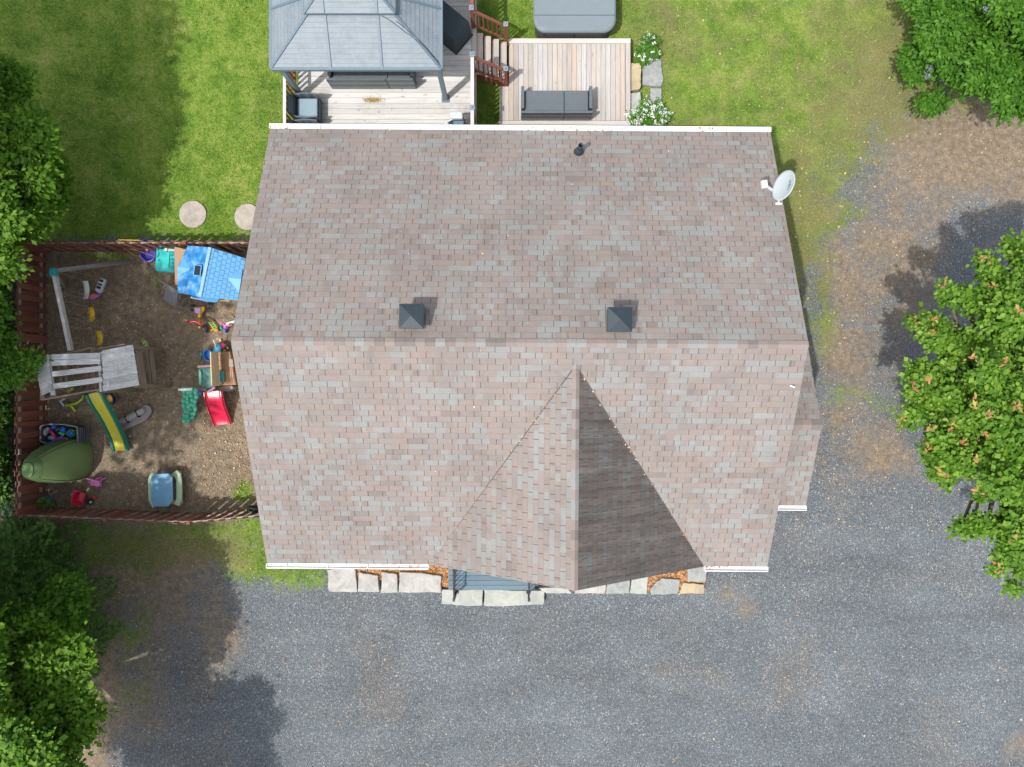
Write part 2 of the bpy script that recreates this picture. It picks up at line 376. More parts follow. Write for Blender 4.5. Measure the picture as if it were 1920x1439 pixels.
# grass
gn = b.math('ADD', b.math('ADD', b.math('MULTIPLY', b.noise(p, 1.1, 6, 0.72), 0.42), b.math('MULTIPLY', b.noise(p, 24, 4, 0.85), 0.38)), b.math('MULTIPLY', b.noise(p, 5.0, 4, 0.8), 0.20))
gras = b.ramp(gn, [(0.36, (0.030, 0.080, 0.010)), (0.45, (0.085, 0.165, 0.020)), (0.52, (0.165, 0.250, 0.036)), (0.58, (0.27, 0.30, 0.080)), (0.66, (0.40, 0.34, 0.18))])
dry = b.smooth(b.math('ADD', b.math('MULTIPLY', ab, 0.55), b.math('MULTIPLY', b.noise(p, 1.3, 6, 0.7), 0.75)), 0.42, 0.86)
gras = b.mix(b.math('MULTIPLY', dry, 0.8), gras, b.ramp(b.noise(p, 34, 3, 0.8), [(0.3, (0.09, 0.085, 0.035)), (0.55, (0.21, 0.17, 0.085)), (0.75, (0.36, 0.29, 0.18))]))
# soil with chips and needles
soil = b.ramp(b.noise(p, 6, 7, 0.75), [(0.3, (0.125, 0.097, 0.070)), (0.5, (0.215, 0.168, 0.120)), (0.72, (0.34, 0.27, 0.19))])
sc_ = b.voro(p, 66); sr, sg, sb = b.sep(sc_)
chips = b.smooth(b.math('ADD', sr, b.math('MULTIPLY', b.noise(p, 1.5, 4, 0.6), 0.8)), 1.28, 1.48)
soil = b.mix(chips, soil, b.ramp(sg, [(0, (0.26, 0.17, 0.09)), (0.6, (0.40, 0.29, 0.17)), (1, (0.62, 0.52, 0.38))]))
soil = b.mix(1.0, soil, b.ramp(b.noise(p, 60, 2, 0.8), [(0.25, 0.5), (0.5, 1.0), (0.8, 1.55)]), 'MULTIPLY')
c = b.mix(fs, grav, soil); c = b.mix(fg, c, gras)
c = b.mix(1.0, c, b.ramp(b.noise(p, 120, 2, 0.8), [(0.25, 0.6), (0.5, 1.0), (0.8, 1.4)]), 'MULTIPLY')
b.base(c, 0.95, 0.12)
b.bump(b.math('ADD', b.math('MULTIPLY', vd, -0.9), b.math('ADD', b.math('MULTIPLY', warp2, 0.6), b.math('MULTIPLY', b.noise(p, 70, 2, 0.8), 0.7))), 0.9, 0.018)

dryf = np.zeros(GX.shape)
dryf += inpoly([(1000, -3000), (3000, -3000), (3000, 700), (1000, 700)], GPX, GPY) * 0.32
dryf += blob(1650, 200, 110, 220, 0.5) + blob(505, 200, 40, 60, 0.3) + blob(420, 50, 60, 100, 0.1) + blob(330, 1040, 180, 60, 0.9) + blob(1500, 480, 50, 200, 0.5) + blob(1240, 60, 50, 60, 0.35)
dryf = np.clip(blur(dryf, 20), 0, 1)
hz = 0.02 * np.sin(GX * 1.3 + 0.7 * np.sin(GY)) * np.sin(GY * 0.9) * (np.abs(GX) < 17) * (np.abs(GY) < 13)
cls = np.where(g > np.maximum(0.42, s), 0, np.where(s > 0.5, 2, 1))
cc = cls[:-1, :-1]
ny, nx = GX.shape
for k, nm in ((0, 'lawn'), (1, 'gravel_driveway'), (2, 'bare_soil')):
    ii, jj = np.nonzero(cc == k)
    a0 = ii * nx + jj; quads = np.stack([a0, a0 + 1, a0 + nx + 1, a0 + nx], 1)
    used, inv = np.unique(quads, return_inverse=True); inv = inv.reshape(quads.shape)
    V = np.stack([GX.ravel()[used], GY.ravel()[used], hz.ravel()[used]], 1)
    me = bpy.data.meshes.new(nm); m = len(inv)
    me.vertices.add(len(V)); me.vertices.foreach_set('co', V.astype(np.float32).ravel())
    me.loops.add(m * 4); me.loops.foreach_set('vertex_index', inv.astype(np.int32).ravel())
    me.polygons.add(m); me.polygons.foreach_set('loop_start', np.arange(0, m * 4, 4, dtype=np.int32)); me.polygons.foreach_set('loop_total', np.full(m, 4, dtype=np.int32))
    me.update(calc_edges=True)
    ca = me.color_attributes.new('cover', 'FLOAT_COLOR', 'POINT')
    Cc = np.stack([g.ravel()[used], s.ravel()[used], dryf.ravel()[used], np.ones(len(used))], 1)
    ca.data.foreach_set('color', Cc.astype(np.float32).ravel())
    me.materials.append(gm); me.polygons.foreach_set('use_smooth', [True] * m)
    o = bpy.data.objects.new(nm, me); COL.objects.link(o); o['kind'] = 'structure'

def sample_cover(x, y, arr):
    j = np.clip(((x - X0) / ST).astype(int) + 5, 0, nx - 1); i = np.clip(((y - Y0) / ST).astype(int) + 5, 0, ny - 1)
    return arr[i, j]
# grass blades: one tuft = three thin blades
def grass_mesh(name, n, thr, mat, hgt, wid, seed, label, field):
    r = np.random.default_rng(seed)
    x = r.uniform(-15.5, 15.5, n); y = r.uniform(-11.5, 11.5, n)
    d = sample_cover(x, y, field); keep = r.uniform(0, 1, n) * thr < (d - 0.25)
    x = x[keep]; y = y[keep]; n = len(x)
    keep = ~((np.abs(x - 0.15) < 5.3) & (y > -4.0) & (y < 5.6)); x = x[keep]; y = y[keep]; n = len(x)
    a = r.uniform(0, 2 * math.pi, n); hh = hgt * r.uniform(0.5, 1.4, n); ww = wid * r.uniform(0.6, 1.5, n)
    lean = hh * r.uniform(0.3, 1.5, n); la = r.uniform(0, 2 * math.pi, n)
    V = np.zeros((n, 3, 3))
    V[:, 0] = np.stack([x - np.cos(a) * ww, y - np.sin(a) * ww, np.full(n, 0.0)], 1)
    V[:, 1] = np.stack([x + np.cos(a) * ww, y + np.sin(a) * ww, np.full(n, 0.0)], 1)
    V[:, 2] = np.stack([x + np.cos(la) * lean, y + np.sin(la) * lean, hh], 1)
    T = np.arange(n * 3).reshape(n, 3)
    o = fast_mesh(name, V.reshape(-1, 3), T, mat)
    setp(o, label, 'grass', None, 'stuff'); return o
mg = foliage('grass_blade', (0.03, 0.09, 0.008), (0.15, 0.26, 0.03), (0.50, 0.50, 0.20), 0.25, 0.7)
grass_mesh('grass', 520000, 1.0, mg, 0.045, 0.008, 3, 'short mown green grass of the lawn beside the house', g)

# ------------------------------------------------------------------ house
SH = shingle('roof_shingle'); SHM = shingle('roof_shingle_algae_shade', 0.80)  # second copy: algae streaks plus the right gable slope's shade in its colour
white = M('white_metal', (0.68, 0.68, 0.67), 0.4, 0.05, 3, 0.4, 0.12)
siding = M('cream_siding', (0.55, 0.50, 0.42), 0.7, 0.08, 4)
dark = M('dark_metal', (0.026, 0.038, 0.046), 0.45, 0.1, 8, 0.35, 0.06)
house = thing('house', 'house under a large tan and grey shingle roof with a front cross gable', 'house')
house.rotation_euler = (0, 0, R(-0.4))
HX0, HX1, YB, YF, YR, ZE, ZR = -5.87, 6.18, 6.10, -4.37, 0.85, 3.2, 5.5
def slope(name, pts, uvf, mat, parent, th=0.05):
    m_ = MB(); m_.add(pts, [tuple(range(len(pts)))]); o = m_.build(name, mat, parent, uv=uvf)
    md = o.modifiers.new('solid', 'SOLIDIFY'); md.thickness = th; md.offset = -1; return o
sl = math.hypot(YB - YR, ZR - ZE); ky = sl / (YB - YR)
roof = slope('roof', [(HX0, YF, ZE), (HX1, YF, ZE), (HX1, YR, ZR), (HX0, YR, ZR)], lambda c: (c.x, (c.y - YF) * ky), SH, house)
slope('roof', [(HX0, YR, ZR - 0.001), (HX1, YR, ZR - 0.001), (HX1, YB, ZE), (HX0, YB, ZE)], lambda c: (c.x + 0.11, (YB - c.y) * ky + 40.0), SH, house)
GXC, GW, ZG, YG = 1.35, 3.31, 5.3, 0.40
kg = math.hypot(GW, ZG - ZE) / GW
slope('gable_roof', [(GXC, YG, ZG), (GXC - GW, YF - 0.004, ZE), (GXC, YF - 0.004, ZG)], lambda c: (c.y + 3.0, (c.x - (GXC - GW)) * kg + 80.0), SH, house)
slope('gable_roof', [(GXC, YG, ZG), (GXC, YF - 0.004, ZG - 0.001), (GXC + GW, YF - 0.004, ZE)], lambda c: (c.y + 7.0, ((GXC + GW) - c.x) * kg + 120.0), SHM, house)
# ridge caps: overlapping bent tabs
capm = bpy.data.materials.new('ridge_cap'); b = NB(capm)
cq = b.ramp(b.island(), [(0, (0.24, 0.245, 0.235)), (0.22, (0.235, 0.23, 0.22)), (0.3, (0.23, 0.185, 0.165)), (0.6, (0.245, 0.205, 0.185)), (0.8, (0.185, 0.155, 0.14)), (1, (0.17, 0.15, 0.14))])
gq = b.math('ADD', b.math('MULTIPLY', b.noise(b.pos(), 150, 2, 0.7), 0.9), 0.55); b.base(b.mix(1.0, cq, b.comb(gq, gq, gq), 'MULTIPLY'), 0.92, 0.15)
def caps(a, e, dn1, dn2, wd, parent):
    a = Vector(a); e = Vector(e); L = (e - a).length; n = int(L / 0.21); m_ = MB(); t = (e - a) / n
    for i in range(n):
        q0 = a + t * i + Vector((0, 0, 0.014)); q1 = a + t * (i + 1.12) + Vector((0, 0, 0.006))
        m_.add([q0 + Vector(dn1) * wd, q0, q0 + Vector(dn2) * wd, q1 + Vector(dn1) * wd, q1, q1 + Vector(dn2) * wd,
                q0 + Vector(dn1) * wd - Vector((0, 0, 0.012)), q0 - Vector((0, 0, 0.012)), q0 + Vector(dn2) * wd - Vector((0, 0, 0.012))],
               [(0, 1, 4, 3), (1, 2, 5, 4), (0, 6, 7, 1), (1, 7, 8, 2), (0, 3, 6), (2, 8, 5)])
    return m_.build('ridge_cap', capm, parent, fix=False)
ks = (ZR - ZE) / (YB - YR); kgs = (ZG - ZE) / GW
caps((HX1, YR, ZR), (HX0 + 0.05, YR, ZR), (0, -0.9, -0.9 * ks), (0, 0.9, -0.9 * ks), 0.095, house)
caps((GXC, YF, ZG), (GXC, YG + 0.35, ZG + 0.01), (-0.85, 0, -0.85 * kgs), (0.85, 0, -0.85 * kgs), 0.095, house)
vm = M('valley_metal', (0.10, 0.085, 0.075), 0.8, 0.3, 12, 0.2, 0.3)
for sx in (-1, 1):
    MB().beam((GXC, YG, ZG + 0.004), (GXC + sx * (GW - 0.02), YF + 0.02, ZE + 0.006), 0.030, 0.008).build('valley', vm, house)
# gutters and fascia
def gutter(x0, x1, y, sgn, z, parent):
    m_ = MB(); t = 0.012; d = 0.105 * sgn
    m_.box(((x0 + x1) / 2, y + d / 2, z - 0.05), (x1 - x0, 0.105, t)); m_.box(((x0 + x1) / 2, y + d, z - 0.045), (x1 - x0, 0.022, 0.11))
    m_.box(((x0 + x1) / 2, y + 0.006 * sgn, z - 0.075), (x1 - x0, t, 0.06))
    for x in (x0, x1): m_.box((x, y + d / 2, z - 0.055), (t, 0.10, 0.10))
    n = int((x1 - x0) / 0.8)
    for i in range(n): m_.box((x0 + (i + 0.5) * (x1 - x0) / n, y + d / 2, z - 0.012), (0.02, 0.10, 0.008))
    return m_.build('gutter', white, parent)
gutter(HX0 - 0.02, HX1 + 0.02, YB + 0.006, 1, ZE, house)
gutter(HX0 - 0.02, GXC - GW - 0.02, YF - 0.006, -1, ZE, house)
gutter(GXC + GW + 0.02, HX1 + 0.02, YF - 0.006, -1, ZE, house)
for x in (HX0 + 0.012, HX1 - 0.012):
    for ya in (YB, YF): MB().beam((x, ya, ZE - 0.14), (x, YR, ZR - 0.14), 0.02, 0.16).build('fascia', white, house)
for sx in (-1, 1): MB().beam((GXC + sx * GW, YF + 0.02, ZE - 0.14), (GXC, YF + 0.02, ZG - 0.14), 0.02, 0.16).build('fascia', white, house)
# walls with gable ends
wx0, wx1, wyb, wyf = HX0 + 0.32, HX1 - 0.32, YB - 0.4, YF + 0.45
def wall_poly(name, pts):
    m_ = MB().add(pts, [tuple(range(len(pts)))]); o = m_.build(name, siding, house); md = o.modifiers.new('solid', 'SOLIDIFY'); md.thickness = 0.12; md.offset = 0; return o
def zroof(y): return ZR - abs(y - YR) * ks - 0.14
for x in (wx0, wx1):
    wall_poly('wall', [(x, wyf, 0), (x, wyb, 0), (x, wyb, zroof(wyb)), (x, YR, zroof(YR)), (x, wyf, zroof(wyf))])
wall_poly('wall', [(wx0 + 0.06, wyb, 0), (wx1 - 0.06, wyb, 0), (wx1 - 0.06, wyb, 3.05), (wx0 + 0.06, wyb, 3.05)])
wall_poly('wall', [(wx0 + 0.06, wyf, 0), (wx1 - 0.06, wyf, 0), (wx1 - 0.06, wyf, 3.05), (GXC + GW - 0.5, wyf, 3.25), (GXC, wyf, ZG - 0.25), (GXC - GW + 0.5, wyf, 3.25), (wx0 + 0.06, wyf, 3.05)])
glass = M('window_glass', (0.03, 0.04, 0.05), 0.08, 0.02, 3, 0.6, 0.0)
def window(c, wd, ht, ax):
    d = (wd, 0.06, ht) if ax == 'x' else (0.06, wd, ht); f = MB()
    for s_ in (-1, 1):
        if ax == 'x':
            f.box((c[0] + s_ * wd / 2, c[1], c[2]), (0.08, 0.10, ht + 0.08)); f.box((c[0], c[1], c[2] + s_ * ht / 2), (wd - 0.08, 0.098, 0.08))
        else:
            f.box((c[0], c[1] + s_ * wd / 2, c[2]), (0.10, 0.08, ht + 0.08)); f.box((c[0], c[1], c[2] + s_ * ht / 2), (0.098, wd - 0.08, 0.08))
    o = f.build('window', white, house); MB().box(c, d).build('pane', glass, o)
for x in (-4.2, -1.9): window((x, wyf - 0.06, 1.95), 1.2, 1.1, 'x')
window((3.2, wyf - 0.06, 1.95), 1.6, 1.2, 'x')
for x in (-3.6, 3.8): window((x, wyb + 0.06, 2.0), 1.2, 1.1, 'x')
window((wx0 - 0.06, 1.5, 2.0), 1.1, 1.1, 'y'); window((wx0 - 0.06, -2.2, 2.0), 1.1, 1.1, 'y')
dr = MB().box((-0.35, wyf - 0.07, 1.55), (0.95, 0.06, 2.05)).build('door', M('door_paint', (0.10, 0.03, 0.02), 0.4), house, bev=0.01)
MB().ball((-0.0, wyf - 0.13, 1.5), 0.035).build('handle', white, dr, smooth=True)
MB().box((-2.6, wyb + 0.07, 2.2), (1.8, 0.06, 2.0)).build('door', glass, house, bev=0.01)
# side bay with its own small gable roof
bx0, bx1, by0, by1, byr, bze, bzr = HX1 - 0.35, 7.19, -2.93, 1.10, -0.91, 2.98, 3.84
kb = math.hypot(byr - by0, bzr - bze) / (byr - by0)
slope('bay_roof', [(bx0, by0, bze), (bx1, by0, bze), (bx1, byr, bzr), (bx0, byr, bzr)], lambda c: (c.x, (c.y - by0) * kb + 20), SH, house)
slope('bay_roof', [(bx0, byr, bzr - 0.001), (bx1, byr, bzr - 0.001), (bx1, by1, bze), (bx0, by1, bze)], lambda c: (c.x, (by1 - c.y) * kb + 60), SH, house)
kbs = (bzr - bze) / (byr - by0)
caps((bx0, byr, bzr), (bx1, byr, bzr), (0, -0.9, -0.9 * kbs), (0, 0.9, -0.9 * kbs), 0.14, house)
gutter(bx0 + 0.02, bx1 + 0.02, by0 - 0.006, -1, bze, house)
wall_poly('wall', [(bx1 - 0.28, by0 + 0.3, 0), (bx1 - 0.28, by1 - 0.3, 0), (bx1 - 0.28, by1 - 0.3, 2.95), (bx1 - 0.28, byr, 3.6), (bx1 - 0.28, by0 + 0.3, 2.95)])
for yy in (by0 + 0.3, by1 - 0.3): wall_poly('wall', [(wx1 + 0.06, yy, 0), (bx1 - 0.34, yy, 0), (bx1 - 0.34, yy, 2.95), (wx1 + 0.06, yy, 2.95)])
# roof vents
def roof_vent(x, y):
    zr = ZR - abs(y - YR) * ks
    m_ = MB(); s_ = 0.255; m_.box((x, y, zr + 0.16), (0.36, 0.36, 0.46)); o = m_.build('roof_vent', dark, house, bev=0.008)
    c = MB(); zt = zr + 0.38
    c.add([(x - s_, y - s_, zt), (x + s_, y - s_, zt), (x + s_, y + s_, zt), (x - s_, y + s_, zt), (x, y, zt + 0.09),
           (x - s_, y - s_, zt - 0.06), (x + s_, y - s_, zt - 0.06), (x + s_, y + s_, zt - 0.06), (x - s_, y + s_, zt - 0.06)],
          [(0, 1, 4), (1, 2, 4), (2, 3, 4), (3, 0, 4), (0, 5, 6, 1), (1, 6, 7, 2), (2, 7, 8, 3), (3, 8, 5, 0), (8, 7, 6, 5)])
    c.build('vent_cap', dark, o, bev=0.006)
    MB().box((x, y, zr + 0.012), (0.50, 0.50, 0.02), rx=-math.atan(ks)).build('flashing', M('worn_flashing', (0.13, 0.11, 0.10), 0.7), o)
roof_vent(-2.085, 1.375); roof_vent(2.215, 1.335)
zp = ZR - (5.5 - YR) * ks
o = MB().tube([(1.545, 5.50, zp - 0.05), (1.545, 5.50, zp + 0.5)], [0.055, 0.055], 18, cap=False).build('vent_pipe', dark, house, smooth=True)
o.modifiers.new('solid', 'SOLIDIFY').thickness = 0.008
MB().tube([(1.545, 5.50, zp - 0.02), (1.545, 5.50, zp + 0.10), (1.545, 5.5, zp + 0.22)], [0.125, 0.10, 0.06], 18).build('pipe_boot', dark, o, smooth=True)
MB().cyl((5.98, -0.02, zroof(-0.02) + 0.19), 0.02, 0.10, axis=(0.6, -0.3, 0.6)).build('vent_stub', white, house)

# ------------------------------------------------------------------ satellite dish on the rake
dish = thing('satellite_dish', 'oval white satellite dish clamped to the right edge of the roof', 'satellite dish', P(1460, 380, 4.2))
dm = M('dish_white', (0.40, 0.44, 0.46), 0.35, 0.04, 3, 0.45, 0.05)
nrm = Vector((-0.97 * 0.9, 0.24 * 0.9, 0.44)).normalized(); majr = Vector((0.24, 0.97, 0.0)); majr = (majr - nrm * majr.dot(nrm)).normalized(); minr = nrm.cross(majr)
dc = P(1469, 348, 4.62)
m_ = MB(); rings = 8; seg = 40
for k in range(rings + 1):
    r_ = k / rings
    for i in range(seg):
        a = 2 * math.pi * i / seg
        m_.v.append(dc + majr * (0.345 * r_ * math.cos(a)) + minr * (0.31 * r_ * math.sin(a)) + nrm * (0.055 * (r_ * r_ - 1)))
for k in range(rings):
    for i in range(seg): m_.f.append((k * seg + i, k * seg + (i + 1) % seg, (k + 1) * seg + (i + 1) % seg, (k + 1) * seg + i))
refl = m_.build('reflector', dm, dish, smooth=True); md = refl.modifiers.new('solid', 'SOLIDIFY'); md.thickness = 0.014; md.offset = 0
lnb = P(1433, 346, 4.72); foot = P(1460, 381, 4.2)
ab_ = dc - majr * 0.30 - nrm * 0.05
lrim = dc + (minr if minr.x < 0 else -minr) * 0.30 - majr * 0.06 - nrm * 0.02 - Vector((0, 0, 0.03))
MB().beam(lrim, lnb, 0.05, 0.05).build('feed_arm', white, dish, bev=0.006)
hd = MB().box(lnb, (0.13, 0.17, 0.10), rz=0.15).build('feed_horn', M('aged_plastic', (0.55, 0.56, 0.48), 0.6), dish, bev=0.015)
m_ = MB(); m_.tube([foot, P(1461, 372, 4.4), ab_], 0.025, 10)
m_.tube([foot, P(1455, 382, 4.12)], 0.015, 8); m_.tube([foot, P(1466, 382, 4.12)], 0.015, 8)
m_.beam(P(1455, 374, 4.4), P(1468, 372, 4.4), 0.02, 0.02); m_.box(P(1460, 382, 4.13), (0.14, 0.05, 0.015)); m_.build('mast', white, dish)
fc = bpy.data.curves.new('logo', 'FONT'); fc.body = 'Bell'; fc.size = 0.17; fc.align_x = 'CENTER'; fc.align_y = 'CENTER'; fc.extrude = 0.001
fo = bpy.data.objects.new('logo_tmp', fc); COL.objects.link(fo); dg = bpy.context.evaluated_depsgraph_get()
me = bpy.data.meshes.new_from_object(fo.evaluated_get(dg)); bpy.data.objects.remove(fo)
lg = bpy.data.objects.new('logo', me); COL.objects.link(lg); me.materials.clear(); me.materials.append(M('logo_blue', (0.05, 0.14, 0.25), 0.5))
lx = -majr; ly = nrm.cross(lx)
Mx = Matrix((lx, ly, nrm)).transposed().to_4x4(); Mx.translation = dc - minr * 0.16 * (1 if minr.x < 0 else -1) + nrm * -0.030
if (Mx.translation.x < dc.x): Mx.translation = dc + minr * 0.16 * (1 if minr.x > 0 else -1) + nrm * -0.030
lg.parent = dish; lg.matrix_local = Matrix.Translation(-WL[dish]) @ Mx

# ------------------------------------------------------------------ wood palettes
wd_old_x = wood('bleached_deck_wood', [(0.45, 0.44, 0.42), (0.55, 0.535, 0.51), (0.62, 0.605, 0.575), (0.49, 0.475, 0.45), (0.58, 0.56, 0.53)], 'x', stain=0.35, knots=0.55, grain=0.42, stain_col=(0.13, 0.12, 0.11))
wd_new_y = wood('pale_deck_wood', [(0.42, 0.35, 0.29), (0.44, 0.41, 0.38), (0.36, 0.32, 0.285), (0.46, 0.455, 0.45), (0.45, 0.37, 0.30), (0.39, 0.37, 0.35)], 'y', stain=0.16, knots=0.5, grain=0.4, stain_col=(0.20, 0.13, 0.08))
wd_new_x = wood('pale_border_wood', [(0.50, 0.46, 0.42), (0.56, 0.53, 0.49)], 'x', stain=0.1, knots=0.35, stain_col=(0.20, 0.13, 0.08))
wd_tread = wood('stair_tread_wood', [(0.42, 0.37, 0.33), (0.50, 0.45, 0.41)], 'y', stain=0.15, stain_col=(0.18, 0.12, 0.08))
wd_red = wood('red_stained_wood', [(0.20, 0.065, 0.045), (0.26, 0.095, 0.065), (0.16, 0.055, 0.04)], 'z', stain=0.25, knots=0.1, stain_col=(0.10, 0.07, 0.055), grain=0.2)
wd_grey_x = wood('weathered_grey_wood', [(0.36, 0.36, 0.35), (0.48, 0.48, 0.47), (0.56, 0.56, 0.56), (0.42, 0.41, 0.39)], 'x', stain=0.4, knots=0.6, stain_col=(0.07, 0.065, 0.06), grain=0.75)
wd_brown = wood('aged_brown_wood', [(0.20, 0.16, 0.115), (0.26, 0.21, 0.15)], 'y', stain=0.2, stain_col=(0.07, 0.05, 0.035), grain=0.4)

# ------------------------------------------------------------------ raised deck with rails and stairs
DZ = 1.15
deck = thing('raised_deck', 'bleached wooden raised deck with red railings and a short stair', 'deck', (-3.4, 8.0, 0))
dx0, dx1 = -5.78, -1.10
m_ = MB(); y = 5.75; i = 0
while y < 12.0:
    m_.box(((dx0 + dx1) / 2, y, DZ - 0.015), (dx1 - dx0, 0.138, 0.03)); y += 0.145
m_.build('deck_boards', wd_old_x, deck, bev=0.003)
MB().box((dx1 + 0.075, 8.87, DZ - 0.015), (0.13, 6.25, 0.032)).build('border_board', wood('grey_border_wood', [(0.40, 0.39, 0.37), (0.45, 0.44, 0.41)], 'y'), deck)
m_ = MB(); m_.box(((dx0 + dx1) / 2, 8.87, DZ - 0.13), (dx1 - dx0 - 0.02, 6.2, 0.19))
for x in (dx0 + 0.1, -3.4, dx1): 
    for yy in (6.0, 8.8, 11.7): m_.box((x, yy, 0.48), (0.13, 0.13, 0.97))
m_.build('deck_frame', wd_red, deck)
capmat = M('grey_post_cap', (0.22, 0.26, 0.30), 0.45, 0.06)
railtop_g = wood('bleached_rail', [(0.50, 0.47, 0.46), (0.55, 0.52, 0.50)], 'y', stain=0.1)
def rail_y(x, ya, yb, parent, topmat, z0=DZ, hgt=0.92, wbal=0.045, pitch=0.125, topw=0.09):
    MB().box((x, (ya + yb) / 2, z0 + hgt), (topw, yb - ya, 0.035)).build('top_rail', topmat, parent)
    m_ = MB(); m_.box((x, (ya + yb) / 2, z0 + 0.09), (0.05, yb - ya, 0.07)); n = int((yb - ya) / pitch)
    for i in range(n): m_.box((x, ya + (i + 0.5) * (yb - ya) / n, z0 + hgt / 2 + 0.03), (wbal, wbal, hgt - 0.12))
    m_.build('balusters', wd_red, parent)
def post(x, y, z0, z1, parent, cap=True, sz=0.09):
    o = MB().box((x, y, (z0 + z1) / 2), (sz, sz, z1 - z0)).build('post', wd_red, parent, bev=0.004)
    if cap:
        MB().box((x, y, z1 + 0.012), (sz + 0.035, sz + 0.035, 0.025)).box((x, y, z1 + 0.045), (sz * 0.8, sz * 0.8, 0.045), taper=0.4).build('post_cap', capmat, o)
rail_y(dx0 - 0.06, 5.8, 11.9, deck, railtop_g, pitch=0.15, topw=0.075)
rail_y(-1.02, 5.75, 7.03, deck, railtop_g); rail_y(-1.02, 7.12, 8.38, deck, railtop_g); rail_y(-1.03, 9.66, 11.9, deck, wd_red)
for (x, y) in ((-1.02, 7.07), (-1.02, 8.43), (-1.04, 9.62)): post(x, y, 0.2, DZ + 0.97, deck)
post(dx0 - 0.06, 5.9, 0.2, DZ + 0.9, deck, False); post(dx0 - 0.06, 8.9, 0.2, DZ + 0.9, deck, False)
for i in range(4):
    x = -0.885 + i * 0.215; z = 1.0 - i * 0.165
    m_ = MB(); m_.box((x, 8.96, z), (0.185, 1.12, 0.04)); m_.build('stair_tread', wd_tread, deck, bev=0.004)
for yy in (8.42, 9.50): MB().beam((-1.0, yy, 0.92), (-0.14, yy, 0.30), 0.04, 0.22).build('stringer', wd_red, deck)
for yy in (8.41, 9.60):
    post(-0.165, yy, 0.05, 1.33, deck)
    MB().beam((-1.0, yy, DZ + 0.86), (-0.17, yy, 1.22), 0.075, 0.04).build('stair_rail', wd_red, deck)
    MB().beam((-1.0, yy, DZ + 0.12), (-0.17, yy, 0.55), 0.05, 0.05).build('stair_rail', wd_red, deck)
    m_ = MB()
    for i in range(6):
        t = (i + 1) / 7; x = -1.0 + 0.83 * t; zt = DZ + 0.86 + (1.22 - DZ - 0.86) * t; zb = DZ + 0.12 + (0.55 - DZ - 0.12) * t
        m_.box((x, yy, (zt + zb) / 2), (0.035, 0.035, zt - zb))
    m_.build('stair_balusters', wd_red, deck)

# ------------------------------------------------------------------ low deck
low = thing('low_deck', 'low square deck of pale new boards beside the hot tub', 'deck', (1.5, 8.5, 0))
lx0, lx1, ly0, ly1, LZ = -0.37, 3.33, 7.24, 9.70, 0.35
m_ = MB(); x = lx0 + 0.02; n = 26; pw = (lx1 - lx0 - 0.16) / n
for i in range(n):
    xc = lx0 + 0.01 + (i + 0.5) * pw; ytop = ly1 - 0.15; yb = ly0 + 0.15
    if xc < -0.10: ytop = 8.35
    m_.box((xc, (yb + ytop) / 2, LZ - 0.015), (pw - 0.007, ytop - yb, 0.03))
m_.build('deck_boards', wd_new_y, low, bev=0.003)
MB().box(((lx0 + lx1) / 2, ly0 + 0.07, LZ - 0.014), (lx1 - lx0, 0.138, 0.032)).build('border_board', wd_new_x, low, bev=0.003)
MB().box(((lx1 - 0.10) / 2, ly1 - 0.07, LZ - 0.014), (lx1 + 0.10, 0.138, 0.032)).build('border_board', wd_new_x, low, bev=0.003)
MB().box((lx1 - 0.07, (ly0 + ly1) / 2, LZ - 0.014), (0.135, ly1 - ly0 - 0.29, 0.032)).build('border_board', wd_new_y, low, bev=0.003)
MB().box(((lx0 + lx1) / 2 + 0.12, (ly0 + ly1) / 2, 0.17), (lx1 - lx0 - 0.3, ly1 - ly0 - 0.06, 0.28)).build('deck_frame', wd_brown, low)

# ------------------------------------------------------------------ hot tub
tub = thing('hot_tub', 'covered hot tub with rounded grey lid at the top of the low deck', 'hot tub', (1.78, 10.9, 0))
def rrect(cx, cy, wx, wy, r, n=6):
    out = []
    for sx, sy, a0 in ((1, 1, 0), (-1, 1, 90), (-1, -1, 180), (1, -1, 270)):
        for i in range(n + 1):
            a = R(a0 + 90 * i / n); out.append((cx + sx * (wx / 2 - r) + r * math.cos(a), cy + sy * (wy / 2 - r) + r * math.sin(a)))
    return out
tubc = M('tub_vinyl', (0.17, 0.205, 0.225), 0.45, 0.08, 4, 0.4, 0.12)
MB().prism(rrect(1.73, 10.86, 2.16, 2.16, 0.30), 0.02, 0.60).build('tub_body', M('tub_side', (0.075, 0.075, 0.08), 0.6), tub)
MB().box((1.73, 10.15, 0.742), (2.22, 0.012, 0.008)).box((1.73, 10.86, 0.742), (2.22, 0.02, 0.010)).build('lid_seam', dark, tub)
lid = MB().prism(rrect(1.73, 10.86, 2.28, 2.28, 0.34), 0.60, 0.70).prism(rrect(1.73, 10.86, 2.27, 2.27, 0.34), 0.70, 0.74, 0.05).build('tub_lid', tubc, tub, bev=0.012)
for xx, hh in ((1.73, 0.3), (0.9, 0.2), (2.5, 0.2)): MB().box((xx, 9.765, 0.60 - hh / 2), (0.05, 0.02, hh)).build('strap', dark, tub)

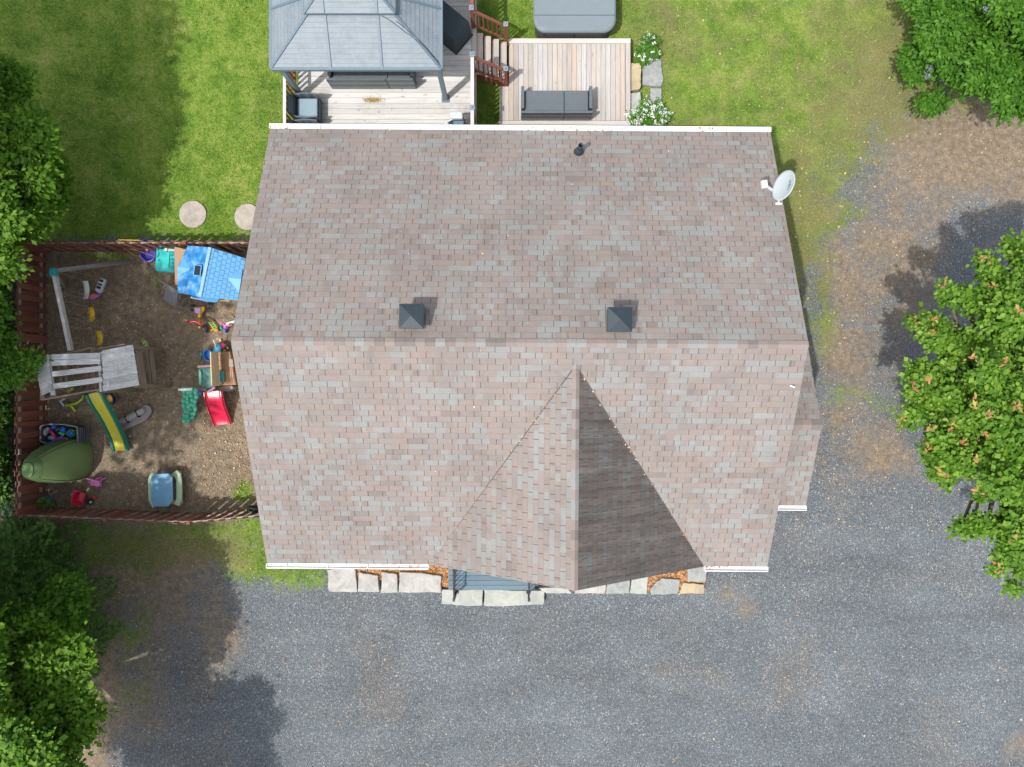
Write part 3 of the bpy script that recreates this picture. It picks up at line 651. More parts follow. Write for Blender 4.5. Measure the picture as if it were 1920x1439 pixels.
# ------------------------------------------------------------------ gazebo
gz = thing('gazebo', 'hardtop gazebo with ribbed blue grey metal roof standing on the deck', 'gazebo', (-3.77, 9.65, DZ))
gpan = bpy.data.materials.new('gazebo_panel'); b = NB(gpan); p = b.pos(); fz = b.math('FRACT', b.math('DIVIDE', b.math('SUBTRACT', b.sep(p)[2], 3.155), 0.05105))
gl = b.math('LESS_THAN', fz, 0.13); gc = b.ramp(b.math('ADD', b.math('MULTIPLY', b.noise(p, 3.5, 6, 0.75), 0.6), b.math('MULTIPLY', b.noise(b.scalev(p, (0.6, 9, 9)), 3, 4, 0.7), 0.4)), [(0.35, (0.145, 0.175, 0.20)), (0.5, (0.185, 0.218, 0.243)), (0.68, (0.24, 0.262, 0.272))])
b.base(b.mix(b.math('MULTIPLY', gl, 0.36), gc, (0.08, 0.105, 0.125, 1)), 0.5, 0.3); gfr = M('gazebo_frame', (0.15, 0.195, 0.225), 0.4, 0.08, 5, 0.4, 0.08)
gseam = M('gazebo_seam', (0.11, 0.155, 0.195), 0.4, 0.06, 5)
ex0, ex1, ey0, ey1, ez = -5.83, -1.71, 7.60, 11.72, 3.15
def strips(name, a, b_, c_, d_, n, parent, lip=0.006):
    """a-b low edge, d-c high edge; narrow overlapping pressed ribs parallel to the low edge"""
    a, b_, c_, d_ = map(Vector, (a, b_, c_, d_)); nr = (b_ - a).cross(d_ - a).normalized()
    if nr.z < 0: nr = -nr
    m_ = MB()
    for i in range(n):
        t0, t1 = i / n, (i + 1) / n
        q = [a.lerp(d_, t0) + nr * lip, b_.lerp(c_, t0) + nr * lip, b_.lerp(c_, t1), a.lerp(d_, t1)]
        m_.add(q + [a.lerp(d_, t0) - nr * 0.004, b_.lerp(c_, t0) - nr * 0.004], [(0, 1, 2, 3), (4, 5, 1, 0)])
    return m_.build(name, gpan, parent)
def tier(x0, x1, y0, y1, z0, ins, k, n):
    X_, Y_ = (x0 + x1) / 2, (y0 + y1) / 2; zi = z0 + ins * k
    strips('roof_panel', (x0, y0, z0), (x1, y0, z0), (x1 - ins, y0 + ins, zi), (x0 + ins, y0 + ins, zi), n, gz)
    strips('roof_panel', (x1, y0, z0), (x1, y1, z0), (x1 - ins, y1 - ins, zi), (x1 - ins, y0 + ins, zi), n, gz)
    strips('roof_panel', (x1, y1, z0), (x0, y1, z0), (x0 + ins, y1 - ins, zi), (x1 - ins, y1 - ins, zi), n, gz)
    strips('roof_panel', (x0, y1, z0), (x0, y0, z0), (x0 + ins, y0 + ins, zi), (x0 + ins, y1 - ins, zi), n, gz)
    for (a, b_) in (((x0, y0), (x0 + ins, y0 + ins)), ((x1, y0), (x1 - ins, y0 + ins)), ((x1, y1), (x1 - ins, y1 - ins)), ((x0, y1), (x0 + ins, y1 - ins))):
        MB().beam((a[0], a[1], z0 + 0.012), (b_[0], b_[1], zi + 0.012), 0.055, 0.03).build('hip_trim', gseam, gz)
    f1, f2 = 1.45, (x1 - x0) - 1.43
    o1 = x0 - ex0 if x0 > ex0 + 0.5 else 0
    for f in (1.45, 2.69):
        xx = ex0 + f
        for yy, y2 in ((y0, y0 + ins), (y1, y1 - ins)): MB().beam((xx, yy, z0 + 0.014), (xx, y2, zi + 0.014), 0.06, 0.03).build('seam_trim', gseam, gz)
        yy = ey0 + f
        for xa_, xb_ in ((x0, x0 + ins), (x1, x1 - ins)): MB().beam((xa_, yy, z0 + 0.014), (xb_, yy, zi + 0.014), 0.06, 0.03).build('seam_trim', gseam, gz)
tier(ex0, ex1, ey0, ey1, ez, 1.08, 0.52, 11)
tier(ex0 + 1.0, ex1 - 1.0, ey0 + 1.0, ey1 - 1.0, ez + 0.6637, 0.98, 0.52, 10)
m_ = MB()
for (a, b_) in (((ex0, ey0), (ex1, ey0)), ((ex1, ey0), (ex1, ey1)), ((ex1, ey1), (ex0, ey1)), ((ex0, ey1), (ex0, ey0))):
    m_.beam((a[0], a[1], ez - 0.02), (b_[0], b_[1], ez - 0.02), 0.07, 0.09)
m_.build('eave_gutter', gfr, gz)
m_ = MB()
u0, u1, v0, v1, uz = ex0 + 1.0, ex1 - 1.0, ey0 + 1.0, ey1 - 1.0, ez + 0.645
for (a, b_) in (((u0, v0), (u1, v0)), ((u1, v0), (u1, v1)), ((u1, v1), (u0, v1)), ((u0, v1), (u0, v0))): m_.beam((a[0], a[1], uz), (b_[0], b_[1], uz), 0.035, 0.03)
m_.build('upper_trim', gseam, gz)
px_, py_ = 0.10, 0.08
for (x, y) in ((-5.67, 7.75), (-1.79, 7.68), (-5.67, 11.5), (-1.79, 11.5)):
    o = MB().box((x, y, (DZ + ez) / 2), (0.115, 0.115, ez - DZ - 0.06)).build('post', gfr, gz, bev=0.006)
    MB().box((x, y, DZ + 0.015), (0.21, 0.21, 0.02)).build('base_plate', gfr, o)
m_ = MB()
for y in (7.72, 11.5): m_.beam((-5.67, y, ez - 0.12), (-1.79, y, ez - 0.12), 0.08, 0.12)
for x in (-5.67, -1.79): m_.beam((x, 7.72, ez - 0.13), (x, 11.5, ez - 0.13), 0.08, 0.10)
m_.build('roof_beam', gfr, gz)
m_ = MB(); 
def wire(a, b_, bulge):
    a = Vector(a); b_ = Vector(b_); return [a.lerp(b_, t / 10) + Vector((bulge * math.sin(math.pi * t / 10), 0, 0.02)) for t in range(11)]
def gzsurf(x, y): return ez + 0.52 * min(x - ex0, ex1 - x, y - ey0) + 0.03
m_.tube([(lambda x, y: (x, y, gzsurf(x, y)))(-3.05 + 1.28 * t / 12 + 0.02 * math.sin(t), 8.6 - 0.85 * t / 12 + 0.06 * math.sin(math.pi * t / 12)) for t in range(13)], 0.006, 5)
m_.tube([(lambda x, y: (x, y, gzsurf(x, y)))(-2.72 + 1.0 * t / 12 + 0.10 * math.sin(math.pi * t / 12), 8.5 - 0.85 * t / 12) for t in range(13)], 0.006, 5)
m_.build('light_wire', dark, gz)

# ------------------------------------------------------------------ wicker furniture
wkm = bpy.data.materials.new('dark_wicker'); b = NB(wkm); p = b.pos()
wv = b.node('ShaderNodeTexWave', wave_type='BANDS', bands_direction='X'); b.inp(wv.inputs[0], p); wv.inputs['Scale'].default_value = 22; wv.inputs['Distortion'].default_value = 1.2
wv2 = b.node('ShaderNodeTexWave', wave_type='BANDS', bands_direction='Y'); b.inp(wv2.inputs[0], p); wv2.inputs['Scale'].default_value = 16; wv2.inputs['Distortion'].default_value = 1.2
wf = b.math('MULTIPLY', wv.outputs[1], wv2.outputs[1])
b.base(b.ramp(b.math('ADD', wf, b.math('MULTIPLY', b.noise(p, 30, 3, 0.8), 0.5)), [(0.15, (0.035, 0.046, 0.053)), (0.5, (0.10, 0.125, 0.14)), (0.9, (0.22, 0.25, 0.265))]), 0.45, 0.4); b.bump(wf, 0.6, 0.006)
cush = M('blue_grey_cushion', (0.23, 0.31, 0.36), 0.7, 0.1, 5, 0.2, 0.1); cush_d = M('charcoal_cushion', (0.055, 0.07, 0.08), 0.75, 0.12, 6, 0.2, 0.1)
def sofa(name, label, cat, x0, x1, yb, z, split, seatmat, group=None, depth=0.72, hb=0.68):
    t = thing(name, label, cat, ((x0 + x1) / 2, yb + depth / 2, z), group)
    xs = x0 + (x1 - x0) * split
    for a, e in ((x0, xs - 0.006), (xs + 0.006, x1)):
        MB().add([(a, yb, z + 0.03), (e, yb, z + 0.03), (e, yb + 0.14, z + 0.03), (a, yb + 0.14, z + 0.03), (a, yb - 0.04, z + hb), (e, yb - 0.04, z + hb), (e, yb + 0.03, z + hb), (a, yb + 0.03, z + hb)],
                 [(3, 2, 1, 0), (4, 5, 6, 7), (0, 1, 5, 4), (1, 2, 6, 5), (2, 3, 7, 6), (3, 0, 4, 7)]).build('backrest', wkm, t, bev=0.012)
    MB().box(((x0 + x1) / 2, yb + 0.14 + (depth - 0.14) / 2, z + 0.18), (x1 - x0 - 0.1, depth - 0.15, 0.28)).build('seat_frame', wkm, t, bev=0.01)
    for a, e in ((x0 + 0.10, xs - 0.004), (xs + 0.004, x1 - 0.10)):
        MB().box(((a + e) / 2, yb + 0.13 + (depth - 0.16) / 2, z + 0.365), (e - a, depth - 0.16, 0.09)).build('seat', seatmat, t, bev=0.02)
    for xx in (x0 + 0.045, x1 - 0.045):
        MB().box((xx, yb + 0.15 + (depth - 0.13) / 2, z + 0.29), (0.085, depth - 0.11, 0.54)).build('armrest', wkm, t, bev=0.012)
    return t
sofa('wicker_sofa', 'black wicker two seat sofa alone on the low deck', 'sofa', 0.25, 2.20, 7.38, LZ, 0.61, wkm)
sofa('wicker_sofa', 'long black wicker sofa half under the gazebo roof', 'sofa', -4.84, -2.58, 7.93, DZ, 0.69, wkm)
def armchair(x, y, label):
    t = thing('armchair', label, 'armchair', (x, y, DZ), 'wicker armchairs on the raised deck'); mm = Matrix.Translation((x, y, DZ))
    MB(mm).add([(-0.33, -0.30, 0.05), (-0.25, -0.30, 0.05), (-0.25, 0.30, 0.05), (-0.33, 0.30, 0.05), (-0.42, -0.26, 0.82), (-0.37, -0.26, 0.82), (-0.37, 0.26, 0.82), (-0.42, 0.26, 0.82)],
               [(3, 2, 1, 0), (4, 5, 6, 7), (0, 1, 5, 4), (1, 2, 6, 5), (2, 3, 7, 6), (3, 0, 4, 7)]).build('backrest', wkm, t, bev=0.015)
    for s_ in (-1, 1):
        MB(mm).prism([(-0.35, s_ * 0.30), (0.0, s_ * 0.335), (0.30, s_ * 0.31), (0.30, s_ * 0.275), (0.0, s_ * 0.30), (-0.35, s_ * 0.265)], 0.03, 0.62).build('armrest', wkm, t)
    MB(mm).box((0, 0, 0.20), (0.58, 0.54, 0.3)).build('seat_frame', wkm, t, bev=0.01)
    MB(mm).box((0.01, 0, 0.40), (0.52, 0.50, 0.09)).build('cushion', cush, t, bev=0.03)
    return t
armchair(-5.40, 7.27, 'black wicker armchair with blue grey cushion below the gazebo left post')
armchair(-5.40, 6.58, 'black wicker armchair half hidden under the white roof gutter')
# covered box by the gazebo
cb = thing('covered_storage_box', 'charcoal fabric covered box set diagonally between the gazebo and the stair', 'covered box', (-1.9, 9.3, DZ))
ang = math.atan2(0.76 - 0.23, 0.44 + 0.0)
ca_, sa_ = Vector((0.44, 0.53, 0)).normalized(), Vector((-0.53, 0.44, 0)).normalized()
c0 = Vector((-1.50, 8.86, 0)); top = [c0, c0 + ca_ * 0.69, c0 + ca_ * 0.69 + sa_ * 1.25, c0 + sa_ * 1.25]
cen = sum(top, Vector()) / 4
vs = [cen + (q - cen) * 1.0 + Vector((0, 0, DZ + 0.01)) for q in top] + [cen + (q - cen) * 0.93 + Vector((0, 0, DZ + 0.72)) for q in top] 
MB().add(vs, [(3, 2, 1, 0), (4, 5, 6, 7), (0, 1, 5, 4), (1, 2, 6, 5), (2, 3, 7, 6), (3, 0, 4, 7)]).build('fabric_cover', M('charcoal_cover', (0.045, 0.062, 0.072), 0.7, 0.15, 3, 0.25, 0.1), cb, bev=0.03)
m_ = MB()
for k in range(4): m_.beam(cen + (top[k] - cen) * 1.012 + Vector((0, 0, DZ + 0.04)), cen + (top[(k + 1) % 4] - cen) * 1.012 + Vector((0, 0, DZ + 0.04)), 0.015, 0.03)
m_.build('hem', dark, cb)
# small grill by the eave
gr = thing('barbecue_grill', 'small grill with pale grey lid and dark pan beside the roof gutter', 'grill', P(854, 222, DZ))
zt = DZ + 0.75
MB().pprism([(841, 209), (868, 208), (869, 223), (842, 223)], zt - 0.16, zt + 0.08, 0.02).build('lid', M('pale_lid', (0.50, 0.53, 0.54), 0.35, 0.05), gr, bev=0.03)
bd = MB().pprism([(836, 231), (847, 225), (872, 224), (873, 252), (836, 252)], zt - 0.2, zt).build('cook_box', M('grill_black', (0.025, 0.03, 0.035), 0.35), gr, bev=0.02)
MB().pprism([(850, 227), (869, 227), (869, 250), (850, 250)], zt, zt + 0.012).build('griddle', M('griddle_blue', (0.12, 0.17, 0.22), 0.4), bd)
MB().tube([P(834, 246, zt), P(834, 236, zt), P(837, 230, zt), P(846, 225, zt), P(852, 223.5, zt)], 0.016, 8).build('rim', white, bd, smooth=True)
m_ = MB(); m_.box(P(839, 233, zt + 0.01), (0.05, 0.05, 0.03)).box(P(844.5, 235, zt + 0.01), (0.06, 0.04, 0.03)); m_.build('knob', M('pale_lid'), bd)
m_ = MB()
for a in ((843, 212), (867, 212), (843, 244), (867, 244)):
    q = P(*a, zt); m_.tube([(q.x, q.y, DZ), (q.x, q.y, zt - 0.1)], 0.015, 6)
m_.build('leg', dark, gr)

# ------------------------------------------------------------------ stones
def stone_mat(name, c1, c2, c3):
    m = bpy.data.materials.new(name); b = NB(m); p = b.pos()
    n = b.noise(p, 3.2, 7, 0.7, 0.8); n2 = b.noise(p, 40, 3, 0.7)
    c = b.ramp(n, [(0.3, c1), (0.52, c2), (0.72, c3)]); f = b.math('ADD', b.math('MULTIPLY', n2, 0.5), 0.75)
    b.base(b.mix(1.0, c, b.comb(f, f, f), 'MULTIPLY'), 0.9, 0.2); b.bump(b.math('ADD', n, b.math('MULTIPLY', n2, 0.3)), 0.7, 0.02); return m
st_white = stone_mat('pale_stone', (0.27, 0.26, 0.245), (0.39, 0.375, 0.35), (0.47, 0.46, 0.44))
st_grey = stone_mat('grey_stone', (0.20, 0.21, 0.20), (0.29, 0.30, 0.29), (0.36, 0.36, 0.33))
st_yel = stone_mat('yellow_stone', (0.28, 0.24, 0.18), (0.42, 0.34, 0.22), (0.50, 0.40, 0.23))
st_step = stone_mat('step_stone', (0.28, 0.29, 0.27), (0.36, 0.37, 0.33), (0.44, 0.44, 0.40))
st_round = stone_mat('concrete_disc', (0.26, 0.23, 0.20), (0.38, 0.34, 0.29), (0.46, 0.42, 0.37))
def stone(name, label, pp, z0, z1, mat, seed, cat='stone', group='stones along the front of the house', amp=0.014, sub=4):
    q = [P(a, e, z1)[:2] for a, e in pp]
    o = MB().prism(jit_poly(q, sub, amp, seed), z0, z1, 0.015).build(name, mat, None, bev=0.018, fix=True); setp(o, label, cat, group); return o
gs = 'stones along the front of the house'
stone('edging_stone', 'pinkish white block at the left end of the front stone row', [(613, 1069), (628, 1065), (664, 1064), (668, 1072), (671, 1111), (615, 1111)], 0, 0.42, st_white, 1)
stone('edging_stone', 'narrowing pale block second from the left end of the front row', [(672, 1073), (709, 1079), (711, 1111), (670, 1111)], 0, 0.42, st_white, 2)
stone('edging_stone', 'narrow upright pale block just left of the long white block', [(715, 1072), (745, 1076), (746, 1113), (713, 1113)], 0, 0.42, st_white, 3)
stone('edging_stone', 'longest pale block of the row, left of the front steps', [(748, 1072), (800, 1075), (828, 1081), (827, 1112), (746, 1112)], 0, 0.42, st_white, 4)
stone('edging_stone', 'thin white block directly right of the porch steps below the gable', [(1008, 1104), (1062, 1100), (1074, 1114), (1024, 1113)], 0, 0.30, st_white, 5)
stone('edging_stone', 'long white block below the peak of the front gable', [(1076, 1098), (1138, 1090), (1136, 1114), (1078, 1114)], 0, 0.30, st_white, 6)
stone('edging_stone', 'grey block left of the slim beige block in the front row', [(1138, 1090), (1184, 1080), (1181, 1114), (1136, 1114)], 0, 0.30, st_grey, 7)
stone('edging_stone', 'slim beige block between two grey blocks in the front row', [(1185, 1080), (1217, 1078), (1214, 1116), (1181, 1114)], 0, 0.32, st_step, 8)
stone('edging_stone', 'rounded grey block with rusty spot beside the yellow corner block', [(1228, 1094), (1240, 1084), (1276, 1086), (1275, 1102), (1271, 1115), (1220, 1116), (1218, 1106)], 0, 0.32, st_grey, 9)
stone('edging_stone', 'yellow block at the right end of the front row', [(1281, 1092), (1322, 1096), (1321, 1114), (1273, 1115), (1277, 1100)], 0, 0.32, st_yel, 10)
stone('edging_stone', 'upper grey block behind the yellow corner block', [(1288, 1064), (1330, 1062), (1323, 1094), (1290, 1090)], 0, 0.34, st_grey, 11)
stone('step_stone', 'left slab of the grey green front step with railing foot', [(828, 1105), (906, 1106), (906, 1137), (866, 1137), (827, 1133)], 0, 0.22, st_step, 12, 'step', 'front step slabs')
stone('step_stone', 'right slab of the grey green front step', [(907, 1106), (1022, 1107), (1021, 1134), (940, 1139), (907, 1137)], 0, 0.22, st_step, 13, 'step', 'front step slabs')
gd = 'flat stones beside the low deck'
stone('flagstone', 'yellow banded stone step touching the low deck', [(1181, 118), (1199, 118), (1203, 124), (1203, 150), (1200, 168), (1181, 171)], 0, 0.22, st_yel, 14, 'stone', gd)
stone('flagstone', 'beige stone step below the yellow banded one', [(1181, 173), (1201, 172), (1204, 190), (1203, 216), (1180, 216)], 0, 0.22, st_step, 15, 'stone', gd)
stone('flagstone', 'broad grey flat stone right of the yellow banded step', [(1204, 124), (1216, 116), (1240, 111), (1243, 136), (1245, 145), (1241, 163), (1222, 162), (1205, 158)], 0, 0.08, st_grey, 16, 'stone', gd)
stone('flagstone', 'narrow grey flat stone next to the lower flowering bush', [(1219, 164), (1241, 164), (1241, 190), (1242, 218), (1222, 214), (1218, 195)], 0, 0.08, st_grey, 17, 'stone', gd)
def disc(px, py, r, label, seed):
    c = P(px, py, 0.05); q = [(c.x + r * math.cos(a * math.pi / 18), c.y + r * math.sin(a * math.pi / 18)) for a in range(36)]
    o = MB().prism(jit_poly(q, 1, 0.006, seed), -0.02, 0.05, 0.01).build('stepping_stone', st_round, None, bev=0.01); setp(o, label, 'stepping stone', 'round stepping stones in the lawn')
disc(361, 402, 0.395, 'whole round stepping stone lying in open lawn', 1)
disc(464, 407, 0.385, 'round stepping stone partly tucked under the roof edge', 2)

# mulch
mm = bpy.data.materials.new('mulch'); b = NB(mm); p = b.pos(); vr, vg_, vb = b.sep(b.voro(p, 42))
b.base(b.ramp(vr, [(0, (0.10, 0.04, 0.015)), (0.35, (0.28, 0.12, 0.04)), (0.7, (0.45, 0.22, 0.09)), (1, (0.62, 0.42, 0.24))]), 0.9, 0.2); b.bump(b.voro(p, 42, 'Distance'), 1.0, 0.02)
o = MB().prism([P(600, 1000, 0.33)[:2], P(845, 1000, 0.33)[:2], P(845, 1104, 0.33)[:2], P(829, 1100, .33)[:2], P(826, 1088, 0.33)[:2], P(620, 1088, 0.33)[:2]], 0, 0.33).build('mulch', mm); setp(o, 'orange bark mulch behind the left front stones', 'mulch', None, 'stuff')
o = MB().prism([P(1190, 1000, 0.25)[:2], P(1335, 1000, 0.25)[:2], P(1320, 1110, 0.25)[:2], P(1190, 1110, 0.25)[:2]], 0, 0.25).build('mulch', mm); setp(o, 'orange bark mulch behind the right front stones', 'mulch', None, 'stuff')

# porch
po = thing('front_porch', 'small blue grey painted porch with black metal railings', 'porch', P(915, 1090, 0.4))
pcm = wood('blue_grey_porch_paint', [(0.115, 0.17, 0.205), (0.145, 0.20, 0.235), (0.10, 0.155, 0.19)], 'x', stain=0.15, knots=0.15)
m_ = MB(); pz = 0.42; yb = P(0, 1107, pz).y; xa, xe = P(841, 0, pz).x, P(1003, 0, pz).x
for i in range(11): m_.box(((xa + xe) / 2, yb + 0.07 + i * 0.135, pz - 0.015), (xe - xa, 0.129, 0.03))
m_.build('porch_boards', pcm, po, bev=0.003); MB().box(((xa + xe) / 2, yb + 0.74, 0.19), (xe - xa - 0.04, 1.4, 0.37)).build('porch_base', pcm, po)
iron = M('black_iron', (0.012, 0.013, 0.016), 0.4, 0.1, 9, 0.4, 0.05)
for xx, x2 in ((P(851, 1128, 1.09).x, 0), (P(992, 1131, 1.09).x, 0)):
    yf = P(0, 1127, 1.09).y; m_ = MB(); n = 12; y2 = yf + 1.35
    m_.beam((xx, yf, 1.05), (xx, y2, 1.35), 0.04, 0.03); m_.beam((xx, yf, 0.34), (xx, y2, 0.52), 0.03, 0.025)
    for i in range(n):
        t = i / (n - 1); y = yf + 1.35 * t; za, ze_ = 0.34 + 0.18 * t, 1.05 + 0.3 * t
        m_.tube([(xx + 0.012 * math.sin(k * 2.1), y + 0.012 * math.cos(k * 2.1), za + (ze_ - za) * k / 6) for k in range(7)], 0.013, 5)
    m_.box((xx, yf, 0.63), (0.05, 0.05, 0.85)); m_.box((xx, yf, 0.235), (0.12, 0.12, 0.02)); m_.box((xx, yf + 0.02, 1.09), (0.07, 0.07, 0.05))
    m_.build('porch_railing', iron, po)

# ------------------------------------------------------------------ fences
fm = wood('fence_wood', [(0.175, 0.060, 0.042), (0.215, 0.080, 0.055), (0.25, 0.098, 0.068), (0.15, 0.062, 0.048), (0.19, 0.10, 0.075)], 'z', stain=0.3, knots=0.15, stain_col=(0.085, 0.07, 0.055), grain=0.28)
fr = wood('fence_rail_wood', [(0.26, 0.21, 0.17), (0.36, 0.32, 0.28)], 'z', stain=0.35, stain_col=(0.10, 0.06, 0.045))
def fence(label, pts, hgt, inner, seed, pitch=0.285):
    rr = random.Random(seed); t = thing('fence', label, 'fence', Vector((*pts[0], 0)))
    bo = MB(); ra = MB()
    for k in range(len(pts) - 1):
        a = Vector((*pts[k], 0)); e = Vector((*pts[k + 1], 0)); d = (e - a); L = d.length; d.normalize(); nn = Vector((-d.y, d.x, 0)) * inner
        rz = math.atan2(d.y, d.x); n = int(L / pitch)
        for i in range(n):
            for s_, off in ((1, 0.25), (-1, 0.75)):
                c = a + d * ((i + off) * L / n + rr.uniform(-0.012, 0.012)) + nn * (0.032 * s_)
                h = hgt + rr.uniform(-0.025, 0.03) - (0.03 if s_ < 0 else 0)
                bo.box((c.x, c.y, 0.03 + h / 2), (0.150, 0.02, h), rz=rz, rx=rr.uniform(-0.008, 0.008))
        for z in (0.25, hgt - 0.12): ra.beam(a + Vector((0, 0, z)), e + Vector((0, 0, z)), 0.04, 0.085)
        npst = max(1, int(round(L / 2.3)))
        for i in range(npst + 1):
            if i == npst and k < len(pts) - 2: continue
            c = a + d * (i * L / npst) - nn * 0.0
            MB().box((c.x, c.y, (hgt + 0.02) / 2), (0.095, 0.10, hgt + 0.02), rz=rz).build('post', fm, t, bev=0.006)
    bo.build('boards', fm, t, bev=0.003); ra.build('rail', fr, t)
    return t
fence('red brown board fence along the left side of the play yard', [(-13.3, -3.5), (-13.3, 3.72)], 1.25, -1, 1)
fence('red brown board fence between the play yard and the lawn with stepping stones', [(-13.22, 3.80), (-6.6, 3.80)], 1.22, -1, 2, 0.30)
fence('red brown board fence between the play yard and the gravel drive', [(-13.2, -3.56), (-8.7, -3.74), (-6.2, -3.5)], 1.22, 1, 3, 0.30)

# ------------------------------------------------------------------ plastics
def pl(name, c=None, rough=0.38, dirt=0.2): return M(name, c, rough, 0.12, 5, 0.4, dirt)
p_yel = pl('yellow_plastic', (0.62, 0.42, 0.03)); p_green = pl('dark_green_plastic', (0.012, 0.16, 0.105)); p_lemon = pl('lemon_plastic', (0.55, 0.50, 0.05))
p_red = pl('red_plastic', (0.55, 0.02, 0.06), 0.25, 0.08); p_teal = pl('teal_plastic', (0.02, 0.42, 0.40)); p_blue = pl('roof_blue_plastic', (0.05, 0.23, 0.50), 0.45, 0.08); p_blue_l = pl('pale_blue_plastic', (0.12, 0.34, 0.60), 0.5, 0.1)
p_tan = pl('tan_plastic', (0.36, 0.22, 0.12)); p_brown = pl('brown_plastic', (0.27, 0.14, 0.065)); p_mint = pl('mint_plastic', (0.36, 0.48, 0.32)); p_sea = pl('sea_green_plastic', (0.06, 0.34, 0.22)); p_dteal = pl('aged_teal_plastic', (0.075, 0.235, 0.22))
p_purple = pl('purple_plastic', (0.10, 0.09, 0.55)); p_violet = pl('violet_plastic', (0.22, 0.06, 0.50)); p_pink = pl('pink_plastic', (0.60, 0.14, 0.42)); p_lilac = pl('lilac_plastic', (0.55, 0.35, 0.60))
p_grey = pl('grey_plastic', (0.26, 0.24, 0.235)); p_dgrey = pl('dark_grey_plastic', (0.06, 0.07, 0.08)); p_lgrey = pl('light_grey_plastic', (0.42, 0.46, 0.48)); p_lime = pl('lime_plastic', (0.33, 0.50, 0.05)); p_orange = pl('orange_plastic', (0.62, 0.25, 0.03))
p_black = pl('black_rubber', (0.015, 0.015, 0.018), 0.6); p_white = pl('white_plastic', (0.66, 0.66, 0.62)); p_cream = pl('cream_plastic', (0.55, 0.47, 0.30)); p_mauve = pl('mauve_plastic', (0.34, 0.19, 0.19)); p_sky = pl('sky_blue_plastic', (0.06, 0.30, 0.48)); p_ink = pl('royal_blue_plastic', (0.02, 0.10, 0.55))
chain_m = M('chain_metal', (0.35, 0.34, 0.32), 0.45, 0.1, 20, 0.5, 0.1, 0.6)

# ------------------------------------------------------------------ wooden playset with swing beam and slide
ps = thing('wooden_playset', 'weathered grey wooden playset with slatted roof, swing beam and long yellow slide', 'playset', P(180, 700, 0))
def plank(mb, a, za, e, ze_, wd, th=0.03): mb.beam(P(*a, za), P(*e, ze_), wd, th)
m_ = MB()
for (a, e, wd) in (((97, 670), (188, 667), 0.14), ((97, 681), (188, 677.5), 0.14), ((98, 702), (190, 691), 0.135), ((100, 725), (192, 712), 0.135)): plank(m_, a, 2.32, e, 2.30, wd)
m_.build('roof_slats', wd_grey_x, ps, bev=0.003)
m_ = MB()
for i in range(7):
    y0_, y1_ = 660 + i * 11.0, 652 + i * 10.9
    plank(m_, (193, y0_ + 3), 2.27, (250 + i * 1.7, y1_), 1.98, 0.148)
m_.build('roof_slats', wd_grey_x, ps, bev=0.003)
m_ = MB()
for i in range(6):
    m_.beam(P(66 + i * 2.3, 684 + i * 10.6, 2.0), P(90 + i * 1.6, 670 + i * 11.4, 2.34), 0.150, 0.025)
m_.build('roof_slats', wd_grey_x, ps, bev=0.003)
m_ = MB(); plank(m_, (90, 666), 2.27, (100, 742), 2.27, 0.11, 0.05); plank(m_, (192, 660), 2.22, (203, 730), 2.22, 0.09, 0.06); plank(m_, (186, 670), 2.20, (190, 735), 2.20, 0.05, 0.06)
m_.build('roof_beam', wd_grey_x, ps, bev=0.004)
tow = [P(82, 748, 1.9), P(290, 722, 1.35), P(172, 653, 2.0), P(236, 646, 1.9)]
sbm = wood('brown_grey_board', [(0.24, 0.15, 0.11), (0.34, 0.27, 0.23)], 'x', stain=0.3)
for (a, za, e, ze_, wd, th) in (((80, 750), 1.85, (190, 730), 1.85, 0.03, 0.13), ((190, 730), 1.80, (262, 722), 1.80, 0.03, 0.12), ((100, 668), 1.9, (174, 653), 1.9, 0.03, 0.12), ((185, 655), 1.9, (236, 646), 1.9, 0.03, 0.12),
        ((78, 736), 1.85, (80, 750), 1.85, 0.03, 0.1), ((174, 653), 1.9, (174, 662), 1.9, 0.03, 0.1), ((184, 665), 1.7, (191, 735), 1.7, 0.04, 0.08), ((255, 727), 0.75, (296, 722), 0.55, 0.03, 0.10)):
    m_ = MB(); plank(m_, a, za, e, ze_, wd, th); m_.build('side_board', sbm, ps)
for a in ((83, 746), (104, 670), (186, 734), (178, 656), (256, 724), (240, 650)):
    q = P(*a, 1.85); MB().box((q.x, q.y, 0.95), (0.085, 0.085, 1.9)).build('tower_post', wd_brown, ps)
m_ = MB()
q0, q1 = P(115, 735, 1.0), P(190, 665, 1.0)
for i in range(8):
    t = i / 7; m_.beam(P(118 + 72 * t, 733 - 8 * t, 0.95), P(108 + 72 * t, 668 - 8 * t, 0.95), 0.10 if i in (0, 1, 6, 7) else 0.0001, 0.03)
m_.build('platform', wood('dark_platform_wood', [(0.13, 0.10, 0.075), (0.19, 0.15, 0.11)], 'y'), ps)
for k, (a, e, z, wd) in enumerate((((260, 661), (270, 724), 0.62, 0.20), ((274, 656), (282, 722), 0.46, 0.11), ((283, 655), (292, 722), 0.46, 0.12))):
    MB().beam(P(*a, z), P(*e, z), wd, 0.05).build('stair_tread', wd_brown, ps, bev=0.005)
m_ = MB(); plank(m_, (101, 508), 2.15, (133, 658), 2.15, 0.085, 0.14); m_.build('swing_beam', wood('grey_beam_wood', [(0.36, 0.34, 0.33), (0.42, 0.40, 0.39)], 'y', stain=0.35), ps, bev=0.006)
m_ = MB(); m_.beam(P(104, 508, 2.08), P(245, 491, 0.0), 0.09, 0.085); m_.beam(P(101, 509, 2.05), P(122, 539, 0.0), 0.085, 0.085); m_.build('swing_leg', wood('grey_leg_wood', [(0.20, 0.19, 0.18), (0.26, 0.25, 0.24)], 'x', stain=0.3), ps, bev=0.006)
